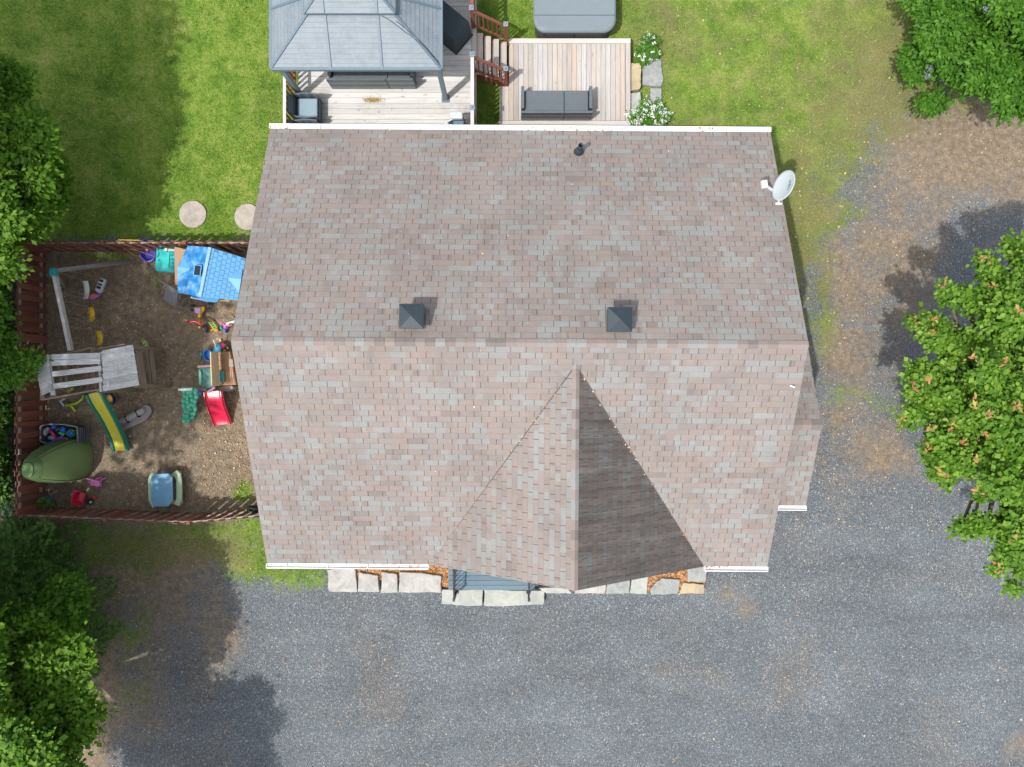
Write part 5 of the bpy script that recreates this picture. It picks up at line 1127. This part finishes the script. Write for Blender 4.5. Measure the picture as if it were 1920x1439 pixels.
# tall green pop-up tent
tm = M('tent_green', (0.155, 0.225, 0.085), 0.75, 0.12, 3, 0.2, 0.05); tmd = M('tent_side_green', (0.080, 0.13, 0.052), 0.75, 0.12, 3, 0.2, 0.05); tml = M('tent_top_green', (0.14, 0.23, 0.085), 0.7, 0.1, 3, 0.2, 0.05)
t = thing('pop_up_tent', 'tall narrow green pop up tent standing against the left fence', 'tent', (-12.6, -2.25, 0))
def ring(cx, cy, rx, ry, z, n=32, e=2.6):
    out = []
    for i in range(n):
        a = 2 * math.pi * i / n; ca2, sa2 = math.cos(a), math.sin(a)
        out.append((cx + rx * math.copysign(abs(ca2) ** (2 / e), ca2), cy + ry * math.copysign(abs(sa2) ** (2 / e), sa2), z))
    return out
rg = [ring(-12.50, -2.15, 0.52, 0.60, 0.0), ring(-12.50, -2.15, 0.54, 0.61, 0.35), ring(-12.53, -2.17, 0.50, 0.57, 0.80), ring(-12.58, -2.20, 0.40, 0.45, 1.25), ring(-12.64, -2.24, 0.27, 0.31, 1.58), ring(-12.69, -2.27, 0.16, 0.21, 1.70)]
m_ = MB(); bowl(m_, rg, True); o = m_.build('shell', tmd, t, smooth=True, fix=True)
m_ = MB(); n = 32   # front door panel facing the yard
idx = [i for i in range(-6, 7)]
vs = []; fs = []
for j, r_ in enumerate(rg[:-1]):
    for i in idx: q = Vector(r_[i % n]); c = Vector((sum(a[0] for a in r_) / n, sum(a[1] for a in r_) / n, q.z)); vs.append(q + (q - c).normalized() * 0.012)
for j in range(len(rg) - 2):
    for k in range(len(idx) - 1): fs.append((j * 13 + k, j * 13 + k + 1, (j + 1) * 13 + k + 1, (j + 1) * 13 + k))
m_.add(vs, fs); m_.build('door_flap', tm, t, smooth=True)
MB().prism([(a[0], a[1]) for a in ring(-12.69, -2.27, 0.15, 0.20, 0)], 1.70, 1.715).build('top_panel', tml, t)
m_ = MB(); seam = []
for j in range(0, 5): seam.append(Vector(vs[j * 13 + 1]) + Vector((0.008, 0, 0)))
seam2 = [Vector(vs[j * 13 + 11]) + Vector((0.008, 0, 0)) for j in range(4, -1, -1)]
m_.tube(seam + seam2, 0.006, 5); m_.tube([Vector(a) for a in ring(-12.69, -2.27, 0.15, 0.20, 1.716)] + [Vector(ring(-12.69, -2.27, 0.15, 0.20, 1.716)[0])], 0.005, 5)
m_.tube([Vector(a) + Vector((0, 0, 0.004)) for a in [vs[0 * 13 + k] for k in range(13)]], 0.006, 5); m_.build('seam', p_black, t)
# pink chair
t = Tt('toddler_chair', 'pink plastic toddler chair lying on its back by the green tent', 'chair', 183, 902)
fm_ = frame(184, 903, 0, -14)
MB(fm_).box((0.03, -0.03, 0.16), (0.27, 0.17, 0.04)).build('seat', p_pink, t, bev=0.02); MB(fm_).box((-0.0, 0.07, 0.26), (0.36, 0.035, 0.06)).build('backrest', pl('pale_pink', (0.62, 0.30, 0.50)), t, bev=0.01)
for a, e in (((-0.15, -0.09, 0.1), (-0.14, 0.09, 0.2)), ((0.17, -0.10, 0.1), (0.16, 0.09, 0.2)), ((0.02, 0.09, 0.2), (0.09, 0.15, 0.05)), ((0.15, 0.09, 0.2), (0.21, 0.16, 0.05))): MB(fm_).beam(a, e, 0.05, 0.05).build('leg', p_pink, t, bev=0.01)
# red wheelbarrow
t = Tt('toy_wheelbarrow', 'small red toy wheelbarrow beside the lower fence', 'toy wheelbarrow', 158, 932)
m_ = MB(frame(157, 932, 0.0, -18)); 
bowl(m_, [[(x * 0.75, y * 0.75, 0.10) for x, y in rrect(0, 0, 0.34, 0.40, 0.09)], [(x, y, 0.28) for x, y in rrect(0, 0, 0.36, 0.42, 0.09)], [(x, y, 0.285) for x, y in rrect(0, 0, 0.29, 0.35, 0.07)], [(x, y, 0.13) for x, y in rrect(0, 0, 0.20, 0.24, 0.04)]]); m_.build('tray', p_red, t, fix=True, bev=0.006)
MB().beam(P(163, 921, 0.26), P(166, 916, 0.3), 0.06, 0.05).build('handle', p_cream, t, bev=0.01)
wheel(t, P(169, 941, 0.09), 0.085, 0.06, (0.8, -0.3, 0.5), p_black, p_white)
t = Tt('toy_cup', 'red plastic cup lying right of the toy wheelbarrow', 'toy', 178, 932)
MB().cyl(P(178, 933, 0.045), 0.045, 0.11, 'x', 16, 0.055).build('cup', pl('coral_plastic', (0.60, 0.06, 0.05)), t)
t = Tt('garden_spade', 'blue toy spade with white stick in the lower left corner of the fence', 'toy', 88, 931)
MB().tube([P(93, 929, 0.15), P(107, 921, 0.35)], 0.011, 8).build('stick', p_white, t); MB().prism([P(a, e, 0.1)[:2] for a, e in ((78, 931), (82, 926), (92, 929), (94, 936), (86, 942), (80, 936))], 0.02, 0.14, 0.02).build('blade', pl('dusty_blue', (0.02, 0.16, 0.27)), t, bev=0.01)
# picnic table
t = Tt('picnic_table', 'childs picnic table with blue top and two pale green benches', 'picnic table', 308, 917)
MB().pprism([(283, 895), (290, 889), (315, 888), (323, 896), (324, 938), (316, 950), (288, 951), (283, 940)], 0.42, 0.47).build('tabletop', pl('faded_blue', (0.10, 0.27, 0.42), 0.3, 0.25), t, bev=0.012)
for pp in ([(281, 889), (288, 884), (292, 889), (284, 896), (284, 938), (290, 950), (286, 954), (278, 939), (277, 900)],):
    MB().pprism(pp, 0.24, 0.29).build('bench', p_mint, t, bev=0.01)
MB().pprism([(322, 888), (332, 882), (339, 890), (341, 905), (341, 938), (336, 950), (326, 946), (330, 934), (330, 900)], 0.24, 0.29).build('bench', p_mint, t, bev=0.01)
m_ = MB()
for a, e in (((300, 900), (340, 886)), ((300, 940), (343, 942)), ((300, 900), (284, 892)), ((300, 940), (284, 944))): m_.beam(P(*a, 0.3), P(*e, 0.05), 0.10, 0.06)
m_.build('leg', p_cream, t, bev=0.01)
# dark bag at the fence end
t = Tt('garden_hose_reel', 'coil of black hose hung on the fence end under the roof edge', 'hose', 477, 953)
m_ = MB(); c = P(475, 956, 0.9)
m_.tube([c + Vector((0.17 * math.cos(a * 0.5), 0.06 * math.sin(a * 0.35), 0.13 * math.sin(a * 0.5) - 0.002 * a)) for a in range(64)], 0.022, 6); m_.build('hose', p_black, t, smooth=True)

# ------------------------------------------------------------------ foliage
def leaf_cloud(twigs, dirs, k, size, spread, up, aspect, r, droop=0.0):
    n = len(twigs) * k
    base = np.repeat(twigs, k, 0); dd = np.repeat(dirs, k, 0)
    off = r.normal(0, 1, (n, 3)) * spread; off[:, 2] *= 0.6
    c = base + off
    nm = np.array([0, 0, up]) + 0.35 * dd + r.normal(0, 0.42, (n, 3)); nm /= np.linalg.norm(nm, axis=1)[:, None]
    t = off * 2.0 + dd * spread * 1.5 + r.normal(0, 1, (n, 3)) * spread; t -= nm * (t * nm).sum(1)[:, None]; t /= (np.linalg.norm(t, axis=1)[:, None] + 1e-9)
    bb = np.cross(nm, t); s_ = size * np.clip(np.exp(r.normal(-0.06, 0.34, n)), 0.35, 1.7)[:, None]
    V = np.zeros((n, 4, 3)); V[:, 0] = c - t * s_ * 0.5; V[:, 2] = c + t * s_ * 0.5 - np.array([0, 0, 1]) * droop * s_
    V[:, 1] = c + bb * s_ * aspect + nm * s_ * 0.08; V[:, 3] = c - bb * s_ * aspect + nm * s_ * 0.08
    k4 = np.arange(n)[:, None] * 4
    T = np.concatenate([k4 + [0, 1, 2], k4 + [0, 2, 3]], 0)
    return V.reshape(-1, 3), T
def crown_twigs(blobs, n, r, shell=(0.6, 1.0), hemi=0.8, rough=0.22, lump=5):
    bl = np.array(blobs, float); wt = (bl[:, 3] * bl[:, 4] * bl[:, 5]) ** 0.55; wt /= wt.sum()
    idx = r.choice(len(bl), n, p=wt); d = r.normal(0, 1, (n, 3)); d /= np.linalg.norm(d, axis=1)[:, None]
    fl = r.uniform(0, 1, n) < hemi; d[fl, 2] = np.abs(d[fl, 2])
    ph = r.uniform(0, 6.28, (len(bl), 3)); lm = np.sin(d[:, 0] * lump + ph[idx, 0]) * np.sin(d[:, 1] * lump + ph[idx, 1]) + 0.6 * np.sin(d[:, 2] * lump * 1.7 + ph[idx, 2] + d[:, 0] * 4)
    rad = r.uniform(shell[0] ** 2, shell[1] ** 2, n) ** 0.5 * (1 + rough * lm)
    return bl[idx, :3] + d * rad[:, None] * bl[idx, 3:6], d
bark = wood('bark', [(0.10, 0.08, 0.06), (0.14, 0.115, 0.09)], 'z', grain=0.5)
def tree(name, label, cat, base, blobs, n, size, mat, seed, k=9, spread=0.13, up=0.9, aspect=0.36, group=None, trunk_r=0.16, shell=(0.6, 1.0), hemi=0.85, rough=0.22, tips=None, tipmat=None, ntip=0):
    r = np.random.default_rng(seed); t = thing(name, label, cat, base, group)
    tw, d = crown_twigs(blobs, n, r, shell, hemi, rough)
    V, T = leaf_cloud(tw, d, k, size, spread, up, aspect, r)
    keep = V.reshape(-1, 4, 3)[:, :, 2].min(1) > 0.04; V = V.reshape(-1, 4, 3)[keep].reshape(-1, 3); m4 = np.arange(len(V) // 4)[:, None] * 4; T = np.concatenate([m4 + [0, 1, 2], m4 + [0, 2, 3]], 0)
    fast_mesh('crown', V, T, mat, t)
    if ntip:
        sel = np.argsort(-(tw[:, 2] + 0.25 * r.uniform(0, 1, len(tw)) * 4))[:ntip * 6]; sel = r.choice(sel, ntip, replace=False) if tips is None else sel[:ntip]
        if tips is not None: pts = np.array(tips)
        else: pts = tw[sel] + np.array([0, 0, 0.1])
        V, T = leaf_cloud(pts, np.tile([0, 0, 1.0], (len(pts), 1)), 7, size * 1.05, 0.055, 1.2, 0.22, r); fast_mesh('young_leaves', V, T, tipmat, t)
    b0 = Vector(base); m_ = MB(); mc = Vector(np.array(blobs)[:, :3].mean(0)); 
    zt = min(q[2] for q in blobs) * 0.55
    hub = Vector((b0.x + (mc.x - b0.x) * 0.2, b0.y + (mc.y - b0.y) * 0.2, max(0.4, zt)))
    m_.tube([b0 - Vector((0, 0, 0.1)), b0.lerp(hub, 0.5) + Vector((0.03, 0, 0)), hub], [trunk_r * 1.25, trunk_r, trunk_r * 0.8], 10)
    rr = random.Random(seed)
    for q in blobs:
        c = Vector(q[:3]); mid = hub.lerp(c, 0.5) + Vector((rr.uniform(-0.2, 0.2), rr.uniform(-0.2, 0.2), 0.2))
        m_.tube([hub, mid, c], [trunk_r * 0.55, trunk_r * 0.35, trunk_r * 0.15], 7)
        for _ in range(4 if q[3] > 0.3 else 0):
            e = c + Vector((rr.uniform(-0.75, 0.75) * q[3], rr.uniform(-0.75, 0.75) * q[4], rr.uniform(0.0, 0.6) * q[5])); m_.tube([mid.lerp(c, 0.7), e], [trunk_r * 0.2, trunk_r * 0.06], 5)
    m_.build('trunk', bark, t, smooth=True)
    return t
f_dark = foliage('dark_leaf', (0.025, 0.070, 0.012), (0.050, 0.135, 0.018), (0.12, 0.22, 0.03))
f_mid = foliage('mid_leaf', (0.040, 0.110, 0.012), (0.080, 0.195, 0.020), (0.17, 0.31, 0.035))
f_light = foliage('light_leaf', (0.05, 0.13, 0.010), (0.10, 0.215, 0.018), (0.20, 0.33, 0.035))
f_tip = foliage('young_red_leaf', (0.40, 0.11, 0.08), (0.48, 0.22, 0.12), (0.42, 0.40, 0.09), 0.3)
f_maple = foliage('maple_leaf', (0.045, 0.115, 0.010), (0.105, 0.225, 0.020), (0.24, 0.37, 0.055))
f_needle = foliage('needle', (0.036, 0.092, 0.022), (0.085, 0.185, 0.042), (0.19, 0.33, 0.07), 0.3)
def B3(px, py, z, rx, ry, rz): q = P(px, py, z); return (q.x, q.y, q.z, rx, ry, rz)

def subdiv(blobs, m, f, seed):
    rr = random.Random(seed); out = []
    for q in blobs:
        out.append((q[0], q[1], q[2] - 0.15 * q[5], q[3] * 0.72, q[4] * 0.72, q[5] * 0.7))
        if min(q[3], q[4]) < 0.3: out[-1] = q; continue
        for i in range(m):
            a = 6.283 * (i + rr.uniform(-0.3, 0.3)) / m; el = rr.uniform(0.0, 1.0)
            out.append((q[0] + q[3] * 0.85 * math.cos(a) * math.cos(el), q[1] + q[4] * 0.85 * math.sin(a) * math.cos(el), q[2] + q[5] * 0.75 * math.sin(el), q[3] * f * rr.uniform(0.7, 1.2), q[4] * f * rr.uniform(0.7, 1.2), q[5] * f))
    return out
# right maple: many separate limbs
mb_ = [B3(1985, 720, 4.9, 2.0, 2.1, 1.1), B3(1890, 740, 5.2, 1.0, 1.1, 0.8), B3(1815, 755, 4.6, 0.85, 0.7, 0.55), B3(1752, 718, 4.2, 0.5, 0.5, 0.35), B3(1785, 845, 4.6, 0.6, 0.45, 0.4),
       B3(1850, 645, 4.4, 0.6, 0.35, 0.35), B3(1895, 570, 4.5, 0.5, 0.5, 0.4), B3(1930, 500, 4.4, 0.5, 0.7, 0.45), B3(1875, 880, 5.0, 0.6, 0.5, 0.4), B3(1905, 980, 4.6, 0.3, 0.4, 0.3), B3(1925, 860, 5.6, 0.9, 0.9, 0.7),
       B3(1990, 950, 5.0, 1.0, 1.2, 0.8), B3(2000, 560, 4.8, 1.2, 1.3, 0.9)]
sprays = [(1715, 606, 1760, 640), (1750, 600, 1775, 640), (1745, 622, 1800, 670), (1772, 545, 1830, 560), (1780, 560, 1850, 575), (1842, 488, 1862, 530), (1858, 500, 1880, 545), (1700, 786, 1750, 770), (1712, 772, 1760, 760), (1745, 805, 1790, 800),
          (1742, 842, 1790, 835), (1752, 880, 1800, 860), (1772, 897, 1810, 870), (1708, 700, 1750, 710), (1712, 732, 1750, 740), (1800, 990, 1850, 985), (1850, 985, 1900, 980), (1868, 1068, 1890, 1030), (1885, 1040, 1905, 990), (1840, 925, 1870, 900), (1795, 640, 1840, 650), (1905, 1100, 1925, 1040), (1895, 460, 1925, 480)]
for (a_, b2_, c2_, d2_) in sprays:
    for k_ in range(3): mb_.append(B3(a_ + (c2_ - a_) * k_ / 2, b2_ + (d2_ - b2_) * k_ / 2, 4.15 + 0.12 * k_, 0.13 + 0.05 * k_, 0.11 + 0.04 * k_, 0.12))
tips = [P(a, e, z + 0.35) for a, e, z in ((1714, 602, 4.1), (1752, 598, 4.2), (1745, 617, 4.2), (1770, 538, 4.1), (1842, 484, 4.2), (1860, 537, 4.5), (1823, 668, 5.4), (1887, 680, 5.5), (1825, 754, 5.4), (1738, 708, 4.6), (1712, 724, 4.4), (1690, 790, 4.2), (1747, 803, 4.8), (1786, 796, 4.9), (1852, 779, 5.6), (1845, 815, 5.6), (1804, 829, 5.0), (1830, 858, 5.3), (1740, 840, 4.6), (1757, 880, 4.7), (1773, 895, 4.7), (1880, 898, 5.4), (1832, 920, 4.6), (1901, 1008, 4.7), (1874, 1066, 4.4), (1915, 582, 5.3), (1905, 760, 5.8))]
tree('maple_tree', 'green maple with orange pink new leaves overhanging the gravel on the right', 'tree', (12.6, -0.8, 0), subdiv(mb_, 5, 0.30, 1), 6600, 0.098, f_maple, 21, 9, 0.10, 1.1, 0.40, shell=(0.25, 1.05), rough=0.32, tips=[tuple(q) for q in tips], tipmat=f_tip, ntip=27)
# top right bush
bb_ = [B3(1850, 60, 1.9, 1.5, 1.6, 0.9), B3(1760, 70, 1.5, 0.9, 1.1, 0.8), B3(1720, 120, 1.0, 0.55, 0.45, 0.5), B3(1900, 140, 2.3, 1.1, 0.9, 0.7), B3(1830, 150, 1.7, 0.8, 0.5, 0.5), B3(1745, 195, 0.9, 0.4, 0.28, 0.3), B3(1780, 0, 1.5, 1.2, 1.0, 0.8), B3(1905, 200, 2.0, 0.5, 0.35, 0.3), B3(1960, 20, 2.6, 1.6, 1.6, 0.9)]
tree('lilac_bush', 'large bright green lilac bush at the upper right corner of the lawn', 'bush', (12.9, 9.6, 0), subdiv(bb_, 6, 0.36, 2), 5200, 0.115, foliage('lilac_leaf', (0.03, 0.095, 0.010), (0.065, 0.175, 0.016), (0.13, 0.27, 0.03)), 22, 9, 0.10, 1.0, 0.30, shell=(0.4, 1.0), trunk_r=0.08)
r = np.random.default_rng(5)
lb = [o for o in COL.objects if o.name.startswith('lilac_bush')][0]
pts = np.array([tuple(P(a, e, z)) for a, e, z in ((1745, 128, 2.0), (1738, 142, 1.9), (1848, 18, 3.0), (1872, 3, 3.1))])
V, T = leaf_cloud(pts, np.tile([0, 0, 1.0], (len(pts), 1)), 34, 0.028, 0.05, 1.0, 0.4, r); fast_mesh('blossoms', V, T, foliage('lilac_blossom', (0.22, 0.20, 0.42), (0.30, 0.27, 0.50), (0.42, 0.38, 0.58)), lb)
# left broadleaf trees
la = [B3(40, 330, 2.6, 1.0, 1.3, 0.9), B3(-40, 250, 3.0, 1.6, 1.8, 1.2), B3(20, 160, 2.4, 0.6, 0.6, 0.5), B3(80, 300, 2.0, 0.5, 0.6, 0.5), B3(60, 400, 2.2, 0.7, 0.6, 0.6), B3(-60, 420, 3.2, 1.5, 1.4, 1.2), B3(95, 345, 1.7, 0.35, 0.5, 0.4)]
tree('deciduous_tree', 'leafy green tree at the upper left edge above the fence corner', 'tree', (-14.6, 5.6, 0), subdiv(la, 6, 0.38, 3), 5200, 0.125, f_light, 23, 9, 0.13, 0.9, 0.30, shell=(0.4, 1.0))
lb_ = [B3(-55, 620, 2.4, 0.9, 1.6, 0.9), B3(0, 650, 2.2, 0.45, 0.4, 0.3), B3(30, 668, 2.4, 0.42, 0.16, 0.18), B3(60, 672, 2.4, 0.25, 0.12, 0.1), B3(28, 705, 2.4, 0.45, 0.22, 0.2), B3(-20, 560, 1.6, 0.4, 0.6, 0.5), B3(-60, 500, 2.2, 0.7, 0.9, 0.8), B3(15, 440, 1.6, 0.5, 0.35, 0.4)]
tree('deciduous_tree', 'light leaved branchy tree reaching over the middle of the left fence', 'tree', (-14.5, 1.0, 0), lb_, 2400, 0.115, f_mid, 24, 8, 0.11, 0.9, 0.26, shell=(0.3, 1.0), trunk_r=0.1)
lh = [B3(-32 , 480 + i * 62, 0.55, 0.75, 0.75, 0.65) for i in range(8)]
tree('hedge', 'dark green leafy hedge growing outside the left fence', 'hedge', (-14.2, 0.0, 0), lh, 5200, 0.085, f_dark, 25, 9, 0.10, 0.9, 0.38, shell=(0.3, 1.0), trunk_r=0.04)
bl = [B3(60, 1320, 3.5, 1.5, 1.7, 1.0), B3(110, 1250, 3.7, 0.75, 0.75, 0.6), B3(135, 1340, 3.7, 0.62, 0.8, 0.6), B3(105, 1430, 3.7, 0.75, 0.8, 0.6), B3(60, 1210, 3.5, 0.8, 0.5, 0.5), B3(0, 1400, 4.6, 1.4, 1.4, 0.9), B3(30, 1600, 4.2, 1.2, 1.2, 0.9), B3(-80, 1250, 4.6, 1.6, 1.8, 1.2), (-9.9, -11.6, 5.0, 1.1, 1.1, 0.8), (-10.4, -12.6, 5.0, 1.3, 1.2, 0.8), (-12.2, -11.6, 4.6, 1.8, 1.6, 1.1)]
tree('deciduous_tree', 'bright green leafy tree in the lower left corner', 'tree', (-13.2, -9.0, 0), subdiv(bl, 6, 0.36, 4), 8000, 0.115, f_light, 26, 9, 0.12, 1.0, 0.34, rough=0.38, shell=(0.4, 1.05))
bl2 = [B3(130, 1120, 2.2, 0.5, 0.55, 0.4), B3(100, 1160, 2.4, 0.7, 0.5, 0.5), B3(40, 1180, 2.8, 0.9, 0.5, 0.5)]
tree('deciduous_tree', 'small green sapling between the conifer and the corner tree', 'tree', (-12.6, -6.4, 0), bl2, 1300, 0.12, f_mid, 27, 9, 0.12, 0.9, 0.32, shell=(0.3, 1.0), trunk_r=0.07)
# conifers with layered fronds
def conifer(label, base, hgt, rad, seed, mat=f_needle, z0=0.5, layers=17, group=None):
    r = np.random.default_rng(seed); t = thing('conifer', label, 'tree', base, group); tw = []; dr_ = []; m_ = MB(); bx, by = base[0], base[1]
    m_.tube([(bx, by, -0.1), (bx, by, hgt * 0.5), (bx, by, hgt)], [0.16, 0.1, 0.02], 9)
    for L in range(layers):
        f_ = L / (layers - 1); z = z0 + (hgt - z0) * f_ ** 0.95; R_ = rad * (1 - f_) ** 0.85 + 0.12; nb = int(11 - 4 * f_)
        for k in range(nb):
            a = 2 * math.pi * (k + r.uniform(-0.25, 0.25)) / nb + L * 0.7; Rk = R_ * r.uniform(0.8, 1.1); dv = np.array([math.cos(a), math.sin(a), 0])
            sd2 = np.array([-dv[1], dv[0], 0]); ns = max(4, int(Rk / 0.085))
            e = np.array([bx, by, z]) + dv * Rk + np.array([0, 0, 0.05]); m_.tube([(bx, by, z), tuple(np.array([bx, by, z]) + dv * Rk * 0.5 + np.array([0, 0, -0.06])), tuple(e)], [0.02, 0.010, 0.003], 5)
            for s_ in range(ns):
                g_ = (s_ + 0.5) / ns; c = np.array([bx, by, z]) + dv * Rk * g_ + np.array([0, 0, -0.10 * math.sin(math.pi * g_) + 0.05 * g_])
                wdt = 0.34 * Rk * (1 - g_) * 0.9 + 0.07
                for q in np.linspace(-1, 1, max(3, int(wdt / 0.055))):
                    tw.append(c + sd2 * q * wdt + dv * (0.12 * abs(q)) * wdt + r.normal(0, 0.012, 3)); dv2 = dv + sd2 * q * 0.9; dr_.append(dv2 / np.linalg.norm(dv2))
    tw = np.array(tw); dr_ = np.array(dr_); k = 6; n = len(tw) * k
    base_ = np.repeat(tw, k, 0); dd = np.repeat(dr_, k, 0); ang_ = np.tile(np.linspace(-0.9, 0.9, k), len(tw)) + r.normal(0, 0.12, n)
    ca3, sa3 = np.cos(ang_), np.sin(ang_); tt = np.stack([dd[:, 0] * ca3 - dd[:, 1] * sa3, dd[:, 0] * sa3 + dd[:, 1] * ca3, r.normal(0.1, 0.22, n)], 1)
    ln = r.uniform(0.09, 0.16, n)[:, None]; bb = np.stack([-tt[:, 1], tt[:, 0], np.zeros(n)], 1) * 0.019
    V = np.zeros((n, 4, 3)); V[:, 0] = base_; V[:, 1] = base_ + tt * ln * 0.5 + bb; V[:, 2] = base_ + tt * ln; V[:, 3] = base_ + tt * ln * 0.5 - bb
    m4 = np.arange(n)[:, None] * 4; fast_mesh('crown', V.reshape(-1, 3), np.concatenate([m4 + [0, 1, 2], m4 + [0, 2, 3]], 0), mat, t); m_.build('trunk', bark, t, smooth=True)
conifer('dark conifer at the left edge just below the fence corner', (-13.7, -5.3, 0), 6.8, 2.15, 31)
conifer('paler conifer behind the sapling at the left edge', (-13.0, -6.6, 0), 7.2, 2.0, 32)
# tall trees just outside the picture that shade the yard
def tall(label, cx, cy, cz, rr_, seed, n=2600):
    rg_ = random.Random(seed); bs = [(cx, cy, cz, rr_ * 0.85, rr_ * 0.85, rr_ * 0.8)]
    for i in range(9):
        a = i * 0.7 + rg_.uniform(-0.2, 0.2); bs.append((cx + rr_ * 0.68 * math.cos(a), cy + rr_ * 0.68 * math.sin(a), cz + rg_.uniform(-1.2, 0.8), rr_ * rg_.uniform(0.25, 0.45), rr_ * rg_.uniform(0.25, 0.45), rr_ * 0.35))
    tree('tall_tree', label, 'tree', (cx, cy, 0), bs, n, 0.20, f_mid, seed, 9, 0.22, 0.8, 0.36, group='tall trees west of the yard', shell=(0.2, 1.0), hemi=0.55, trunk_r=0.25)
tall('tall tree outside the left edge whose shade covers the upper lawn', -15.9, 5.5, 8.0, 3.2, 41, 3400)
tall('tall tree outside the left edge whose shade covers the play yard', -14.6, -2.2, 8.5, 3.1, 42, 950)
tall('tall tree outside the left edge whose shade covers the left fence', -18.0, 1.4, 8.5, 2.8, 43, 1000)


# flowering bushes by the flagstones
def fbush(label, base, blobs, n, nf, seed, fs_=0.022, pts=None):
    t = tree('flowering_bush', label, 'bush', base, blobs, n, 0.055, foliage('bush_leaf', (0.04, 0.12, 0.012), (0.08, 0.21, 0.02), (0.15, 0.31, 0.035)), seed, 8, 0.045, 0.9, 0.3, group='white flowering bushes beside the low deck', trunk_r=0.02, shell=(0.3, 1.0))
    r = np.random.default_rng(seed); tw, d = crown_twigs(blobs, nf, r, (0.95, 1.08), 1.0); V, T = leaf_cloud(tw, d, 16, fs_, 0.028, 1.3, 0.5, r)
    fast_mesh('flowers', V, T, M('white_petal', (0.78, 0.78, 0.74), 0.6, 0.05, 8, 0.2, 0.0), t)
fbush('round bush with scattered white flowers above the grey flagstone', tuple(P(1217, 93, 0)), [B3(1216, 93, 0.22, 0.30, 0.32, 0.24), B3(1206, 112, 0.12, 0.22, 0.18, 0.14), B3(1218, 76, 0.12, 0.2, 0.15, 0.14)], 420, 26, 51)
fbush('wide bush covered in white flower spikes against the roof gutter', tuple(P(1214, 225, 0)), [B3(1214, 224, 0.32, 0.42, 0.30, 0.30), B3(1190, 222, 0.25, 0.28, 0.2, 0.2), B3(1236, 222, 0.25, 0.28, 0.24, 0.2), B3(1208, 200, 0.35, 0.12, 0.22, 0.16), B3(1233, 205, 0.3, 0.10, 0.22, 0.16)], 700, 150, 52)

# litter: fallen leaves and pale stones on the ground, roof debris
def litter(name, label, n, cols, size, regions, seed, mat):
    r = np.random.default_rng(seed); V = []; 
    x = []; y = []; z = []
    for (a, b_, c_, d_, k, zz) in regions:
        m = int(n * k); q = r.uniform(0, 1, (m, 2)); px = a + (c_ - a) * q[:, 0]; py = b_ + (d_ - b_) * q[:, 1]; x.append((px - 960) * (H - zz) / F); y.append((719.5 - py) * (H - zz) / F); z.append(np.full(m, zz + 0.02))
    x = np.concatenate(x); y = np.concatenate(y); z = np.concatenate(z); m = len(x)
    ok = ~((np.abs(x - 0.15) < 5.6) & (y > -4.0) & (y < 5.8)) | (z > 0.5); x, y, z = x[ok], y[ok], z[ok]; m = len(x)
    tw = np.stack([x, y, z], 1); V, T = leaf_cloud(tw, np.tile([0, 0, 0.0], (m, 1)), 1, size, 0.004, 3.0, 0.38, r); o = fast_mesh(name, V, T, mat); setp(o, label, 'debris', None, 'stuff')
litter('fallen_leaves', 'fallen dry leaves and chips scattered over drive and yard', 2600, None, 0.045, [(0, 960, 1920, 1439, 0.25, 0), (1480, 250, 1920, 1000, 0.45, 0), (90, 470, 470, 950, 0.5, 0), (1240, 0, 1700, 240, 0.06, 0), (380, 780, 470, 940, 0.05, 0)], 61, foliage('dry_leaf', (0.30, 0.13, 0.05), (0.42, 0.26, 0.12), (0.60, 0.48, 0.30), 0.1))
litter('pale_pebbles', 'pale pebbles scattered on the gravel', 900, None, 0.026, [(130, 960, 1920, 1439, 0.7, 0), (1520, 380, 1800, 1000, 0.3, 0)], 62, foliage('pebble', (0.30, 0.30, 0.30), (0.48, 0.47, 0.45), (0.66, 0.65, 0.62), 0.0))

r = np.random.default_rng(77); pts = []
RZ = Matrix.Rotation(R(-0.4), 3, 'Z')
for k in range(90):
    t_ = r.uniform(0.05, 1); sg = 1 if r.uniform() < 0.6 else -1
    q = Vector((GXC, YG, ZG)).lerp(Vector((GXC + sg * GW, YF, ZE)), t_); pts.append(tuple(RZ @ (q + Vector((r.normal(0, 0.015), r.normal(0, 0.015), 0.02)))))
for k in range(70):
    xx = r.uniform(HX0, HX1) if k % 2 else r.uniform(0.2, 2.4); pts.append(tuple(RZ @ Vector((xx, YB + r.uniform(-0.03, 0.09), ZE + 0.01))))
for k in range(60):
    xx = r.uniform(-3.6, -1.98) if k % 3 else r.uniform(4.65, 5.2); pts.append(tuple(RZ @ Vector((xx, YF - r.uniform(-0.03, 0.09), ZE + 0.01))))
for k in range(60):
    xx = r.uniform(HX0 + 0.2, HX1 - 0.2); yy = r.uniform(YF + 0.2, YB - 0.2); pts.append(tuple(RZ @ Vector((xx, yy, ZR - abs(yy - YR) * ks + 0.01))))
V, T = leaf_cloud(np.array(pts), np.zeros((len(pts), 3)), 1, 0.035, 0.004, 3.0, 0.4, r)
setp(fast_mesh('roof_debris', V, T, foliage('roof_litter', (0.18, 0.07, 0.04), (0.36, 0.20, 0.11), (0.62, 0.55, 0.42), 0.0)), 'dry leaf bits in the roof valleys and white gutters', 'debris', None, 'stuff')
pts = np.array([tuple(P(700 + 14 * r.normal() * 0.6, 188 + 4 * r.normal() * 0.6, DZ + 0.008)) for _ in range(420)])
V, T = leaf_cloud(pts, np.zeros((len(pts), 3)), 1, 0.022, 0.004, 3.0, 0.4, r)
setp(fast_mesh('seed_litter', V, T, foliage('seed_litter', (0.22, 0.12, 0.03), (0.32, 0.20, 0.06), (0.42, 0.30, 0.12), 0.0)), 'small brown patch of seeds on the white deck boards', 'debris', None, 'stuff')
